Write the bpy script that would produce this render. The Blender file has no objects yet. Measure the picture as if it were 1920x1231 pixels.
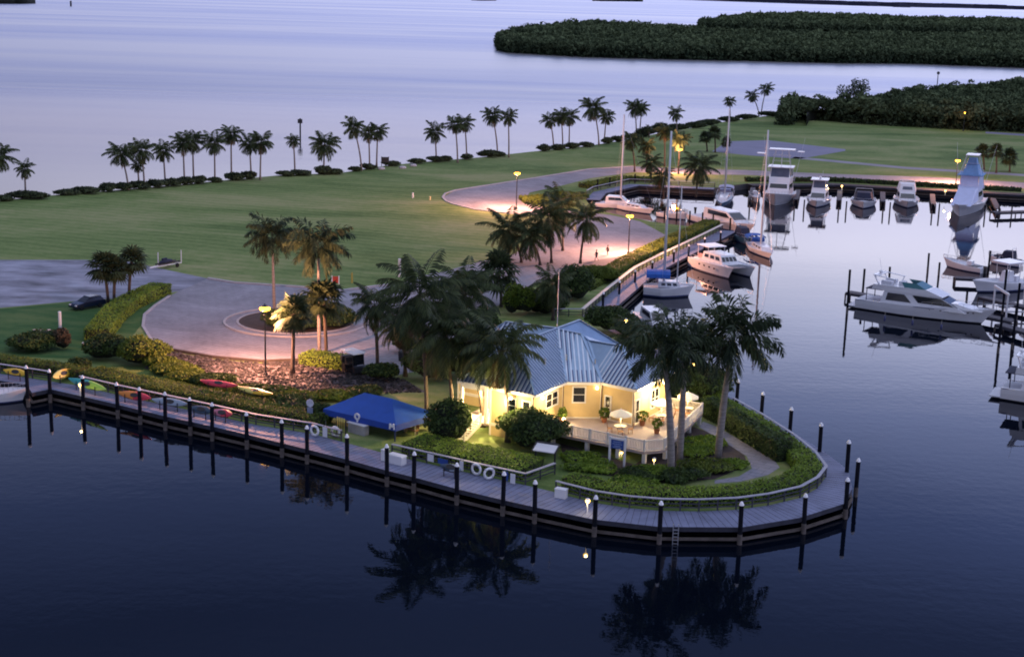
import bpy, bmesh, math, random
import numpy as np
from mathutils import Vector, Matrix
from mathutils.geometry import tessellate_polygon
scene = bpy.context.scene
COL = scene.collection
rad = math.radians
# ------------------------------------------------------------------ camera survey helpers
F, CX, CY, CAMH, ROLL = 2800.0, 960.0, 615.5, 45.0, 0.027
PITCH = math.atan(645.5 / F)
sp, cp, sr, cr = math.sin(PITCH), math.cos(PITCH), math.sin(ROLL), math.cos(ROLL)
WATER, LAND = 0.0, 1.3
def ray(px, py):
    dx, dy = px - CX, py - CY
    a = dx * cr + dy * sr; b = -dx * sr + dy * cr
    return (a, F * cp - b * sp, -F * sp - b * cp)
def G(px, py, z=LAND):                       # surveyed map point at height z
    d = ray(px, py); t = (z - CAMH) / d[2]
    return Vector((d[0] * t, d[1] * t, z))
def V(px, py, Y):                            # point standing at distance Y
    d = ray(px, py); t = Y / d[1]
    return Vector((d[0] * t, Y, CAMH + d[2] * t))
cam_d = bpy.data.cameras.new('camera'); cam = bpy.data.objects.new('camera', cam_d); COL.objects.link(cam)
cam_d.sensor_width = 36; cam_d.lens = 36 * F / 1920; cam_d.clip_end = 60000; cam_d.clip_start = 1
cam.matrix_world = Matrix(((cr, -sr, 0, 0), (sp * sr, sp * cr, -cp, 0), (cp * sr, cp * cr, sp, CAMH), (0, 0, 0, 1)))
scene.camera = cam
scene.view_settings.view_transform = 'Standard'; scene.view_settings.look = 'None'
scene.view_settings.exposure = 0; scene.view_settings.gamma = 1
scene.cycles.filter_width = 1.9
scene.render.resolution_x, scene.render.resolution_y = 1024, 656
# ------------------------------------------------------------------ materials
MATS = {}
def nodes(name):
    m = bpy.data.materials.new(name); m.use_nodes = True
    nt = m.node_tree; nt.nodes.clear()
    out = nt.nodes.new('ShaderNodeOutputMaterial')
    return m, nt, out
def N(nt, t, **kw):
    n = nt.nodes.new(t)
    for k, v in kw.items():
        if k in n.inputs: n.inputs[k].default_value = v
        else: setattr(n, k, v)
    return n
def c4(c): return (c[0], c[1], c[2], 1)
def pm(name, col, rough=0.7, var=0.25, scale=1.0, metal=0.0, emit=None, estr=0, bump=0.0, bscale=8.0, coord='Object', stretch=None, spec=0.5, fine=0.0):
    """principled with two octaves of procedural colour variation and bump"""
    if name in MATS: return MATS[name]
    m, nt, out = nodes(name); L = nt.links.new
    b = N(nt, 'ShaderNodeBsdfPrincipled', Roughness=rough, Metallic=metal)
    b.inputs['Specular IOR Level'].default_value = spec
    tc = N(nt, 'ShaderNodeTexCoord'); src = tc.outputs[coord]
    if stretch:
        mp = N(nt, 'ShaderNodeMapping'); mp.inputs['Scale'].default_value = stretch
        L(src, mp.inputs['Vector']); src = mp.outputs[0]
    no = N(nt, 'ShaderNodeTexNoise', Scale=scale, Detail=6.0, Roughness=0.6); L(src, no.inputs['Vector'])
    rp = N(nt, 'ShaderNodeValToRGB')
    lo = [max(0, x * (1 - var)) for x in col]; hi = [x * (1 + var) for x in col]
    rp.color_ramp.elements[0].position = .3; rp.color_ramp.elements[1].position = .7
    rp.color_ramp.elements[0].color = c4(lo); rp.color_ramp.elements[1].color = c4(hi)
    L(no.outputs['Fac'], rp.inputs['Fac']); L(rp.outputs['Color'], b.inputs['Base Color'])
    if bump:
        n2 = N(nt, 'ShaderNodeTexNoise', Scale=bscale, Detail=4.0); L(src, n2.inputs['Vector'])
        bp = N(nt, 'ShaderNodeBump', Strength=bump, Distance=.05); L(n2.outputs['Fac'], bp.inputs['Height']); L(bp.outputs[0], b.inputs['Normal'])
    if emit:
        b.inputs['Emission Color'].default_value = c4(emit); b.inputs['Emission Strength'].default_value = estr
    L(b.outputs[0], out.inputs['Surface']); MATS[name] = m
    return m
def leafmat(name, dark, light, transl=0.25, scale=.35, rndw=1.0):
    m, nt, out = nodes(name); L = nt.links.new
    ge = N(nt, 'ShaderNodeNewGeometry'); tc = N(nt, 'ShaderNodeTexCoord')
    no = N(nt, 'ShaderNodeTexNoise', Scale=scale, Detail=3.0); L(tc.outputs['Object'], no.inputs['Vector'])
    nr = N(nt, 'ShaderNodeMapRange'); L(no.outputs['Fac'], nr.inputs['Value']); nr.inputs['From Min'].default_value = .3; nr.inputs['From Max'].default_value = .7
    nr.inputs['To Max'].default_value = 2.0 - rndw
    ad = N(nt, 'ShaderNodeMath', operation='MULTIPLY_ADD'); L(ge.outputs['Random Per Island'], ad.inputs[0]); ad.inputs[1].default_value = rndw; L(nr.outputs[0], ad.inputs[2])
    mu = N(nt, 'ShaderNodeMath', operation='MULTIPLY'); L(ad.outputs[0], mu.inputs[0]); mu.inputs[1].default_value = .55
    rp = N(nt, 'ShaderNodeValToRGB')
    rp.color_ramp.elements[0].position = .2; rp.color_ramp.elements[1].position = .85
    rp.color_ramp.elements[0].color = c4(dark); rp.color_ramp.elements[1].color = c4(light)
    L(mu.outputs[0], rp.inputs['Fac'])
    d = N(nt, 'ShaderNodeBsdfPrincipled', Roughness=.6); d.inputs['Specular IOR Level'].default_value = .2
    t = N(nt, 'ShaderNodeBsdfTranslucent')
    L(rp.outputs[0], d.inputs['Base Color']); L(rp.outputs[0], t.inputs['Color'])
    mx = N(nt, 'ShaderNodeMixShader', Fac=transl); L(d.outputs[0], mx.inputs[1]); L(t.outputs[0], mx.inputs[2])
    L(mx.outputs[0], out.inputs['Surface']); MATS[name] = m
    return m
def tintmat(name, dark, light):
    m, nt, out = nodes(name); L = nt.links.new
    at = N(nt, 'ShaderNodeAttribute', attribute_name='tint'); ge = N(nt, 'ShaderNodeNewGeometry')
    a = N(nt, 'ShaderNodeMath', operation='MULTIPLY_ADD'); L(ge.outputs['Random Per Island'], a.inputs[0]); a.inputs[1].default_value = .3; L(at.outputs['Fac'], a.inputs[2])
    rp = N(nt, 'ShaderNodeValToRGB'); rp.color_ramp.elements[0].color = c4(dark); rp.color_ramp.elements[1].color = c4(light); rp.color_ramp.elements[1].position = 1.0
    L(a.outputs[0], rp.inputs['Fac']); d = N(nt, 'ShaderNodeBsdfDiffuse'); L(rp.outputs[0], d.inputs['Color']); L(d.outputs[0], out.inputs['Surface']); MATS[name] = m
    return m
def emat(name, col, s):
    m, nt, out = nodes(name)
    no = N(nt, 'ShaderNodeTexNoise', Scale=3.0)
    e = N(nt, 'ShaderNodeEmission', Strength=s); e.inputs['Color'].default_value = c4(col)
    nt.links.new(e.outputs[0], out.inputs['Surface']); MATS[name] = m
    return m
# ------------------------------------------------------------------ mesh builder
class MB:
    def __init__(s): s.v = []; s.f = []; s.mi = []; s.uv = {}
    def add(s, vs, fs, mi=0):
        o = len(s.v); s.v += [tuple(v) for v in vs]
        for f in fs: s.f.append(tuple(i + o for i in f)); s.mi.append(mi)
        return o
    def box(s, c, size, rz=0, mi=0, taper=1.0):
        x, y, z = [k / 2 for k in size]; ca, sa = math.cos(rz), math.sin(rz); vs = []
        for dz in (-z, z):
            k = taper if dz > 0 else 1
            for dx, dy in ((-x, -y), (x, -y), (x, y), (-x, y)):
                dx, dy = dx * k, dy * k
                vs.append((c[0] + dx * ca - dy * sa, c[1] + dx * sa + dy * ca, c[2] + dz))
        s.add(vs, [(0, 3, 2, 1), (4, 5, 6, 7), (0, 1, 5, 4), (1, 2, 6, 5), (2, 3, 7, 6), (3, 0, 4, 7)], mi)
    def bar(s, a, b, w, h=None, mi=0):         # rectangular bar from a to b
        a, b = Vector(a), Vector(b); h = h or w; d = (b - a)
        if d.length < 1e-6: return
        d.normalize(); up = Vector((0, 0, 1)) if abs(d.z) < .95 else Vector((1, 0, 0))
        r = d.cross(up).normalized() * w / 2; u = r.cross(d).normalized() * h / 2
        vs = [a - r - u, a + r - u, a + r + u, a - r + u, b - r - u, b + r - u, b + r + u, b - r + u]
        s.add(vs, [(0, 1, 2, 3), (4, 7, 6, 5), (0, 4, 5, 1), (1, 5, 6, 2), (2, 6, 7, 3), (3, 7, 4, 0)], mi)
    def tube(s, pts, rs, n=8, mi=0, cap=True):
        pts = [Vector(p) for p in pts]
        if not hasattr(rs, '__len__'): rs = [rs] * len(pts)
        rings = []
        for i, p in enumerate(pts):
            d = (pts[min(i + 1, len(pts) - 1)] - pts[max(i - 1, 0)]).normalized()
            up = Vector((0, 0, 1)) if abs(d.z) < .9 else Vector((1, 0, 0))
            r = d.cross(up).normalized(); u = r.cross(d).normalized()
            rings.append([p + (r * math.cos(2 * math.pi * k / n) + u * math.sin(2 * math.pi * k / n)) * rs[i] for k in range(n)])
        o = s.add([v for r in rings for v in r], [], mi)
        for i in range(len(pts) - 1):
            for k in range(n):
                s.f.append((o + i * n + k, o + (i + 1) * n + k, o + (i + 1) * n + (k + 1) % n, o + i * n + (k + 1) % n)); s.mi.append(mi)
        if cap:
            s.f.append(tuple(o + k for k in range(n))); s.mi.append(mi)
            s.f.append(tuple(o + (len(pts) - 1) * n + k for k in reversed(range(n)))); s.mi.append(mi)
    def lathe(s, prof, c=(0, 0, 0), n=12, mi=0):   # prof: (r, z)
        o = s.add([(c[0] + r * math.cos(2 * math.pi * k / n), c[1] + r * math.sin(2 * math.pi * k / n), c[2] + z) for r, z in prof for k in range(n)], [], mi)
        for i in range(len(prof) - 1):
            for k in range(n):
                s.f.append((o + i * n + k, o + i * n + (k + 1) % n, o + (i + 1) * n + (k + 1) % n, o + (i + 1) * n + k)); s.mi.append(mi)
        if prof[0][0] > 1e-4: s.f.append(tuple(o + k for k in reversed(range(n)))); s.mi.append(mi)
        if prof[-1][0] > 1e-4: s.f.append(tuple(o + (len(prof) - 1) * n + k for k in range(n))); s.mi.append(mi)
    def ball(s, c, r, mi=0, n=10, m=6, sq=(1, 1, 1)):
        prof = [(max(1e-5, math.sin(math.pi * i / m)), -math.cos(math.pi * i / m)) for i in range(m + 1)]
        o0 = len(s.v); s.lathe(prof, (0, 0, 0), n, mi)
        for i in range(o0, len(s.v)):
            v = s.v[i]; s.v[i] = (c[0] + v[0] * r * sq[0], c[1] + v[1] * r * sq[1], c[2] + v[2] * r * sq[2])
    def torus(s, c, R, r, axis=(0, 0, 1), n=18, m=6, mi=0):
        ax = Vector(axis).normalized(); t = Vector((0, 0, 1)) if abs(ax.z) < .9 else Vector((1, 0, 0))
        e1 = ax.cross(t).normalized(); e2 = ax.cross(e1); c = Vector(c); vs = []
        for i in range(n):
            a = 2 * math.pi * i / n; d = e1 * math.cos(a) + e2 * math.sin(a)
            for k in range(m):
                b = 2 * math.pi * k / m; vs.append(c + d * (R + r * math.cos(b)) + ax * r * math.sin(b))
        s.add(vs, [(i * m + k, ((i + 1) % n) * m + k, ((i + 1) % n) * m + (k + 1) % m, i * m + (k + 1) % m) for i in range(n) for k in range(m)], mi)
    def poly(s, pts, mi=0):                      # concave planar polygon
        pts = [Vector(p) for p in pts]; tr = tessellate_polygon([pts]); fs = []
        for t in tr:
            a, b, c = [pts[i] for i in t]
            fs.append(t if (b - a).cross(c - a).z >= 0 else t[::-1])
        s.add(pts, fs, mi)
    def prism(s, pts, z0, z1, mi=0, mside=None):  # extruded plan polygon
        n = len(pts); area = sum(pts[i][0] * pts[(i + 1) % n][1] - pts[(i + 1) % n][0] * pts[i][1] for i in range(n))
        if area < 0: pts = pts[::-1]
        s.poly([(p[0], p[1], z1) for p in pts], mi)
        o = s.add([(p[0], p[1], z) for z in (z0, z1) for p in pts], [])
        for i in range(n):
            j = (i + 1) % n; s.f.append((o + i, o + j, o + n + j, o + n + i)); s.mi.append(mi if mside is None else mside)
    def quad(s, a, b, c, d, mi=0): s.add([a, b, c, d], [(0, 1, 2, 3)], mi)
    def build(s, name, mats, parent=None, loc=None, rz=0, smooth=False):
        me = bpy.data.meshes.new(name); me.from_pydata(s.v, [], s.f)
        if not isinstance(mats, (list, tuple)): mats = [mats]
        for m in mats: me.materials.append(m)
        if len(mats) > 1: me.polygons.foreach_set('material_index', s.mi)
        if smooth: me.polygons.foreach_set('use_smooth', [True] * len(me.polygons))
        me.update()
        return link(name, me, parent, loc, rz)
def split_build(mb, name, mat, parent):
    """every connected piece of mb becomes an object of its own"""
    par = list(range(len(mb.v)))
    def find(a):
        while par[a] != a: par[a] = par[par[a]]; a = par[a]
        return a
    for f in mb.f:
        for i in f[1:]: par[find(i)] = find(f[0])
    groups = {}
    for f in mb.f: groups.setdefault(find(f[0]), []).append(f)
    for fs in groups.values():
        p = MB(); ids = sorted({i for f in fs for i in f}); mp = {i: k for k, i in enumerate(ids)}
        p.add([mb.v[i] for i in ids], [tuple(mp[i] for i in f) for f in fs]); p.build(name, mat, parent)
def link(name, me, parent=None, loc=None, rz=0):
    o = bpy.data.objects.new(name, me); COL.objects.link(o)
    if loc is not None: o.location = loc
    o.rotation_euler = (0, 0, rz)
    if parent is not None: o.parent = parent
    return o
def tag(o, label=None, cat=None, group=None, kind=None):
    if label: o['label'] = label
    if cat: o['category'] = cat
    if group: o['group'] = group
    if kind: o['kind'] = kind
    return o
def thing(name, label, cat, loc=(0, 0, 0), rz=0, group=None):
    o = bpy.data.objects.new(name, None); COL.objects.link(o); o.empty_display_size = .3
    o.location = loc; o.rotation_euler = (0, 0, rz)
    return tag(o, label, cat, group)
def dup(root, loc, rz, label, group=None, sc=None):
    r = root.copy(); COL.objects.link(r); r.location = loc; r.rotation_euler = (0, 0, rz); r['label'] = label
    if group: r['group'] = group
    if sc: r.scale = sc
    for ch in list(root.children):
        c = ch.copy(); COL.objects.link(c); c.parent = r
        for g in list(ch.children):
            d = g.copy(); COL.objects.link(d); d.parent = c
    return r
def structure(o): o['kind'] = 'structure'; return o
def np_mesh(name, V_, faces_n, mats, mi=None):
    """V_: (N*faces_n,3) separate polygons of faces_n corners"""
    me = bpy.data.meshes.new(name); nv = len(V_); nf = nv // faces_n
    me.vertices.add(nv); me.vertices.foreach_set('co', np.asarray(V_, dtype=np.float32).ravel())
    me.loops.add(nv); me.loops.foreach_set('vertex_index', np.arange(nv, dtype=np.int32))
    me.polygons.add(nf); me.polygons.foreach_set('loop_start', np.arange(0, nv, faces_n, dtype=np.int32))
    if not isinstance(mats, (list, tuple)): mats = [mats]
    for m in mats: me.materials.append(m)
    if mi is not None: me.polygons.foreach_set('material_index', np.asarray(mi, dtype=np.int32))
    me.update(calc_edges=True); me.validate()
    return me
ORD = ['first', 'second', 'third', 'fourth', 'fifth', 'sixth', 'seventh', 'eighth', 'ninth', 'tenth', 'eleventh', 'twelfth', 'thirteenth',
       'fourteenth', 'fifteenth', 'sixteenth', 'seventeenth', 'eighteenth', 'nineteenth', 'twentieth', 'twenty-first', 'twenty-second', 'twenty-third',
       'twenty-fourth', 'twenty-fifth', 'twenty-sixth', 'twenty-seventh', 'twenty-eighth', 'twenty-ninth', 'thirtieth', 'thirty-first', 'thirty-second']
def point_light(name, loc, col, power, radius=.15, parent=None):
    l = bpy.data.lights.new(name, 'POINT'); l.color = col; l.energy = power; l.shadow_soft_size = radius
    o = bpy.data.objects.new(name, l); COL.objects.link(o); o.location = loc
    if parent is not None: o.parent = parent
    return o
# ------------------------------------------------------------------ material library
def grassmat(name, a, b, c, s=1.0):
    m, nt, out = nodes(name); L = nt.links.new; tc = N(nt, 'ShaderNodeTexCoord'); d = N(nt, 'ShaderNodeBsdfPrincipled', Roughness=.95); d.inputs['Specular IOR Level'].default_value = .15
    mp = N(nt, 'ShaderNodeMapping'); mp.inputs['Scale'].default_value = (.5, 1, 1); L(tc.outputs['Object'], mp.inputs[0])
    n1 = N(nt, 'ShaderNodeTexNoise', Scale=.045 * s, Detail=7.0, Roughness=.68, Distortion=.6); L(mp.outputs[0], n1.inputs['Vector'])
    n2 = N(nt, 'ShaderNodeTexNoise', Scale=1.1, Detail=5.0, Roughness=.7); L(tc.outputs['Object'], n2.inputs['Vector'])
    mi = N(nt, 'ShaderNodeMath', operation='MULTIPLY_ADD'); wv = N(nt, 'ShaderNodeTexWave', Scale=.11, Distortion=2.5, Detail=2.0); wv.bands_direction = 'Y'; mw = N(nt, 'ShaderNodeMapping'); mw.inputs['Rotation'].default_value = (0, 0, .35); L(tc.outputs['Object'], mw.inputs[0]); L(mw.outputs[0], wv.inputs['Vector'])   # mowing passes
    w2 = N(nt, 'ShaderNodeMath', operation='MULTIPLY_ADD'); L(wv.outputs['Fac'], w2.inputs[0]); w2.inputs[1].default_value = .07; L(n1.outputs['Fac'], w2.inputs[2])
    L(n2.outputs['Fac'], mi.inputs[0]); mi.inputs[1].default_value = .30; L(w2.outputs[0], mi.inputs[2])
    r = N(nt, 'ShaderNodeValToRGB'); r.color_ramp.elements.new(.5)
    for e, p, k in zip(r.color_ramp.elements, (.52, .68, .84), (a, b, c)): e.position = p; e.color = c4(k)
    L(mi.outputs[0], r.inputs['Fac']); L(r.outputs[0], d.inputs['Base Color'])
    bp = N(nt, 'ShaderNodeBump', Strength=.7, Distance=.08); L(n2.outputs['Fac'], bp.inputs['Height']); L(bp.outputs[0], d.inputs['Normal']); L(d.outputs[0], out.inputs['Surface']); MATS[name] = m; return m
GRASS = grassmat('grass_mat', (.078, .132, .036), (.158, .222, .070), (.275, .290, .130))
GRASS2 = grassmat('dark_grass_mat', (.030, .085, .026), (.052, .118, .036), (.095, .15, .05), 4)  # darker green grass of the left garden lawn
def pavemat(name, col):
    m, nt, out = nodes(name); L = nt.links.new; tc = N(nt, 'ShaderNodeTexCoord'); d = N(nt, 'ShaderNodeBsdfPrincipled', Roughness=.85)
    n1 = N(nt, 'ShaderNodeTexNoise', Scale=.09, Detail=8.0, Roughness=.7, Distortion=1.0); L(tc.outputs['Object'], n1.inputs['Vector'])
    n2 = N(nt, 'ShaderNodeTexNoise', Scale=1.6, Detail=4.0); L(tc.outputs['Object'], n2.inputs['Vector'])
    br = N(nt, 'ShaderNodeTexBrick'); br.inputs['Scale'].default_value = .28; br.inputs['Mortar Size'].default_value = .012; br.inputs['Color1'].default_value = c4((1, 1, 1)); br.inputs['Color2'].default_value = c4((.86, .86, .88)); br.inputs['Mortar'].default_value = c4((.55, .55, .56))
    mp = N(nt, 'ShaderNodeMapping'); mp.inputs['Rotation'].default_value = (0, 0, .55); L(tc.outputs['Object'], mp.inputs[0]); L(mp.outputs[0], br.inputs['Vector'])
    s = N(nt, 'ShaderNodeMath', operation='MULTIPLY_ADD'); L(n2.outputs['Fac'], s.inputs[0]); s.inputs[1].default_value = .3; L(n1.outputs['Fac'], s.inputs[2])
    r = N(nt, 'ShaderNodeValToRGB'); r.color_ramp.elements[0].position = .45; r.color_ramp.elements[1].position = .85
    r.color_ramp.elements[0].color = c4([x * .62 for x in col]); r.color_ramp.elements[1].color = c4([x * 1.18 for x in col]); L(s.outputs[0], r.inputs['Fac'])
    mx = N(nt, 'ShaderNodeMix', data_type='RGBA', blend_type='MULTIPLY'); mx.inputs[0].default_value = .8; L(r.outputs[0], mx.inputs[6]); L(br.outputs['Color'], mx.inputs[7]); L(mx.outputs[2], d.inputs['Base Color'])
    L(d.outputs[0], out.inputs['Surface']); MATS[name] = m; return m
CONC = pavemat('concrete_mat', (.30, .29, .33))
KERB = pm('kerb_mat', (.40, .38, .40), .8, .15, .8)
GRAVEL = pm('gravel_mat', (.22, .225, .28), .9, .62, .30, bump=.8, bscale=2.5, stretch=(.5, 1, 1))
ROCKG = pm('rock_bed_mat', (.12, .10, .11), .95, .5, 1.2, bump=1.0, bscale=3)
MULCH = pm('mulch_mat', (.055, .04, .035), .95, .4, 1.0, bump=.8, bscale=5)
DECKW = pm('deck_wood_mat', (.175, .195, .30), .7, .25, .5, bump=.3, bscale=6)
FASC = pm('fascia_wood_mat', (.045, .047, .065), .8, .3, 1.0, spec=.2)
WALER = pm('waler_wood_mat', (.13, .11, .10), .85, .35, 1.0, spec=.2)
PILE = pm('pile_mat', (.010, .011, .017), .9, .3, 2.0, spec=.08)
PILELOW = pm('pile_wood_mat', (.12, .10, .09), .85, .3, 2.0)
WHITE = pm('white_paint_mat', (.78, .78, .80), .45, .06, .7)
CREAM = pm('cream_trim_mat', (.78, .74, .66), .55, .06, 1)
GEL = pm('boat_gelcoat_mat', (.74, .75, .79), .22, .05, .4)
GELSH = pm('boat_nonskid_mat', (.60, .62, .68), .6, .06, .8)
DARKHULL = pm('antifoul_mat', (.012, .014, .022), .5, .2, 1)
GLASS = pm('dark_glass_mat', (.012, .016, .024), .08, .1, 1, spec=.7)
BLUECANVAS = pm('blue_canvas_mat', (.015, .10, .42), .75, .2, .8)
NAVY = pm('navy_canvas_mat', (.012, .018, .05), .8, .2, 1)
STEEL = pm('steel_mat', (.55, .57, .62), .3, .1, 3, metal=.8)
ALU = pm('mast_mat', (.62, .63, .66), .4, .08, 1)
DARKM = pm('dark_metal_mat', (.03, .03, .034), .5, .2, 3)
TRUNK = pm('palm_trunk_mat', (.24, .215, .20), .9, .3, 2.5, bump=.6, bscale=6, stretch=(.4, .4, 3))
TRUNKD = pm('bark_mat', (.085, .065, .05), .9, .3, 2.5, bump=.6, bscale=6)
CROWNSH = pm('crownshaft_mat', (.05, .09, .035), .5, .2, 2)
FROND = leafmat('frond_mat', (.015, .028, .013), (.078, .105, .040))
DEADF = leafmat('dead_frond_mat', (.05, .035, .018), (.16, .115, .06))
FRONDR = leafmat('royal_frond_mat', (.012, .024, .015), (.058, .086, .040))
FAN = leafmat('fan_leaf_mat', (.018, .030, .016), (.065, .09, .038))
HEDGE = leafmat('hedge_leaf_mat', (.110, .190, .026), (.24, .35, .046), .25, .25, .5)
HEDGEY = leafmat('olive_hedge_leaf_mat', (.070, .110, .018), (.165, .215, .038), .25, .25, .55)
SHRUB = leafmat('shrub_leaf_mat', (.020, .042, .015), (.080, .125, .034), .2, .5)
SHRUBL = leafmat('bright_shrub_leaf_mat', (.05, .09, .01), (.13, .19, .02), .25, .5)
SHORE = leafmat('shore_shrub_leaf_mat', (.018, .030, .018), (.075, .105, .046), .15, .5)
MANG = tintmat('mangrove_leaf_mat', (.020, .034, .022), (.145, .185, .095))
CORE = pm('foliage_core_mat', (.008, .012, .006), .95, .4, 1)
# ------------------------------------------------------------------ world, sun
W = bpy.data.worlds.new('World'); scene.world = W; W.use_nodes = True
nt = W.node_tree; nt.nodes.clear(); L = nt.links.new
out = N(nt, 'ShaderNodeOutputWorld'); tc = N(nt, 'ShaderNodeTexCoord'); sx = N(nt, 'ShaderNodeSeparateXYZ')
L(tc.outputs['Generated'], sx.inputs[0])
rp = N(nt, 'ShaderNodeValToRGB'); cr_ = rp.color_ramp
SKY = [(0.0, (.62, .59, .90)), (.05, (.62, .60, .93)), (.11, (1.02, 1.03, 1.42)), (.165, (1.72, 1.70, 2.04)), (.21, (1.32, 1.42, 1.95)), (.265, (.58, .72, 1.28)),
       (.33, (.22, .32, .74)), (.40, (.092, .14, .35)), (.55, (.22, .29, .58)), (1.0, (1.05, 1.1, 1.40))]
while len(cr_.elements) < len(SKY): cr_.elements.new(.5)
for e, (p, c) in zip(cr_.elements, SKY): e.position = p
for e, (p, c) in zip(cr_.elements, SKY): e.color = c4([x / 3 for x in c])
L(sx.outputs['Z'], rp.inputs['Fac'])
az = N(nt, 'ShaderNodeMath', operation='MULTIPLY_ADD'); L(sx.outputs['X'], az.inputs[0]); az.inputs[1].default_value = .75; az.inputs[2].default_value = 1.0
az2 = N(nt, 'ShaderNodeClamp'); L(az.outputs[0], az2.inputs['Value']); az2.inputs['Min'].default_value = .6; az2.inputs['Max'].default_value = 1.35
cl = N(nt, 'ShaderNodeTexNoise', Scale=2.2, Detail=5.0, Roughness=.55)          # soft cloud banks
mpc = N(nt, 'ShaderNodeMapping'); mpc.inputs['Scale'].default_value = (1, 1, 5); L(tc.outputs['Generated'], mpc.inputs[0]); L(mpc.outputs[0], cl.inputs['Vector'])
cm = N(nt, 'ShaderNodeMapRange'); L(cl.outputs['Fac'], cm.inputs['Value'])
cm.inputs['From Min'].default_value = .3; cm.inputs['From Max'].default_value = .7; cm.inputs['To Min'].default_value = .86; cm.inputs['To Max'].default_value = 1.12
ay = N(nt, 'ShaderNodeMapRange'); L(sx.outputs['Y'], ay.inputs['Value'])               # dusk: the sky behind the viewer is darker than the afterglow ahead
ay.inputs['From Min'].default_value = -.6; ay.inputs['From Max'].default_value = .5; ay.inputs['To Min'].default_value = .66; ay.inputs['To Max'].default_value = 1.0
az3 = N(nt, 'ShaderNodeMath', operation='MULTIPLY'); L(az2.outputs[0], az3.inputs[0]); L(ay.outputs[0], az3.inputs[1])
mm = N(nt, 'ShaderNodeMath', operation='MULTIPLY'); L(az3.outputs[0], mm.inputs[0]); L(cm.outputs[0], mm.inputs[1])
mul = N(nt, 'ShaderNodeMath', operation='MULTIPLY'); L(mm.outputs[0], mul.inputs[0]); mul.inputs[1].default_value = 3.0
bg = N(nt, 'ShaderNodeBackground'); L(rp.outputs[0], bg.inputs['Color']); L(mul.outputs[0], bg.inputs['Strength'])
skyt = N(nt, 'ShaderNodeTexSky', sky_type='NISHITA', sun_disc=False)
skyt.sun_elevation = rad(1.0); skyt.sun_rotation = rad(60)
bg2 = N(nt, 'ShaderNodeBackground', Strength=.012); L(skyt.outputs[0], bg2.inputs['Color'])
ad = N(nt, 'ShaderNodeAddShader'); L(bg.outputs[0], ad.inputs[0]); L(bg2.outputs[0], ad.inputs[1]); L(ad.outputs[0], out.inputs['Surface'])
sl = bpy.data.lights.new('sun', 'SUN'); sl.energy = .12; sl.angle = rad(25); sl.color = (1, .82, .80)
so = bpy.data.objects.new('sun', sl); COL.objects.link(so); so.rotation_euler = (rad(78), 0, rad(120)); so.location = (300, 300, 200)
# ------------------------------------------------------------------ water
m, nt, out = nodes('water_mat'); L = nt.links.new
tc = N(nt, 'ShaderNodeTexCoord')
sxyz = N(nt, 'ShaderNodeSeparateXYZ'); L(tc.outputs['Object'], sxyz.inputs[0])
bay = N(nt, 'ShaderNodeMapRange'); L(sxyz.outputs['Y'], bay.inputs['Value'])          # the open bay is choppier than the basin
bay.inputs['From Min'].default_value = 330; bay.inputs['From Max'].default_value = 620
def mapn(scale, **kw):
    mp = N(nt, 'ShaderNodeMapping'); mp.inputs['Scale'].default_value = scale; L(tc.outputs['Object'], mp.inputs[0])
    n = N(nt, 'ShaderNodeTexNoise', **kw); L(mp.outputs[0], n.inputs['Vector']); return n
n1 = mapn((1, 1, 1), Scale=.9, Detail=3.0, Roughness=.5)
n2 = mapn((.25, 1, 1), Scale=.10, Detail=4.0, Roughness=.6)
n3 = mapn((.1, 1, 1), Scale=.006, Detail=6.0, Roughness=.62, Distortion=1.2)           # slicks and wind lanes
st = N(nt, 'ShaderNodeMapRange'); L(n3.outputs['Fac'], st.inputs['Value']); st.inputs['From Min'].default_value = .38; st.inputs['From Max'].default_value = .62
bst = N(nt, 'ShaderNodeMath', operation='MULTIPLY_ADD'); L(bay.outputs[0], bst.inputs[0]); bst.inputs[1].default_value = .16; bst.inputs[2].default_value = .022
bmul = N(nt, 'ShaderNodeMath', operation='MULTIPLY_ADD'); L(st.outputs[0], bmul.inputs[0]); bmul.inputs[1].default_value = .8; bmul.inputs[2].default_value = .3
bs = N(nt, 'ShaderNodeMath', operation='MULTIPLY'); L(bst.outputs[0], bs.inputs[0]); L(bmul.outputs[0], bs.inputs[1])
hm = N(nt, 'ShaderNodeMath', operation='MULTIPLY_ADD'); L(n2.outputs['Fac'], hm.inputs[0]); hm.inputs[1].default_value = 2.5; L(n1.outputs['Fac'], hm.inputs[2])
bp = N(nt, 'ShaderNodeBump', Distance=.35); L(bs.outputs[0], bp.inputs['Strength']); L(hm.outputs[0], bp.inputs['Height'])
fr = N(nt, 'ShaderNodeFresnel', IOR=1.33); L(bp.outputs[0], fr.inputs['Normal'])
gl = N(nt, 'ShaderNodeBsdfGlossy'); L(bp.outputs[0], gl.inputs['Normal'])
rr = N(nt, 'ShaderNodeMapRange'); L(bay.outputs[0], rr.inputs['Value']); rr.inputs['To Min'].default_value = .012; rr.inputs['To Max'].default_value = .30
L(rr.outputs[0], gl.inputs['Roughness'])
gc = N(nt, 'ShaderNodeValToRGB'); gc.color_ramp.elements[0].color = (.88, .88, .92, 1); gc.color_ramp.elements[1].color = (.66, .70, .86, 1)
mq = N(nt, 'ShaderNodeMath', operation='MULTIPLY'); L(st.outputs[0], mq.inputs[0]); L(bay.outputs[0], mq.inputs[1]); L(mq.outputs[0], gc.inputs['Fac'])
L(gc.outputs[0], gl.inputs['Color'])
df = N(nt, 'ShaderNodeBsdfDiffuse'); df.inputs['Color'].default_value = (.002, .004, .009, 1)
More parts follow.
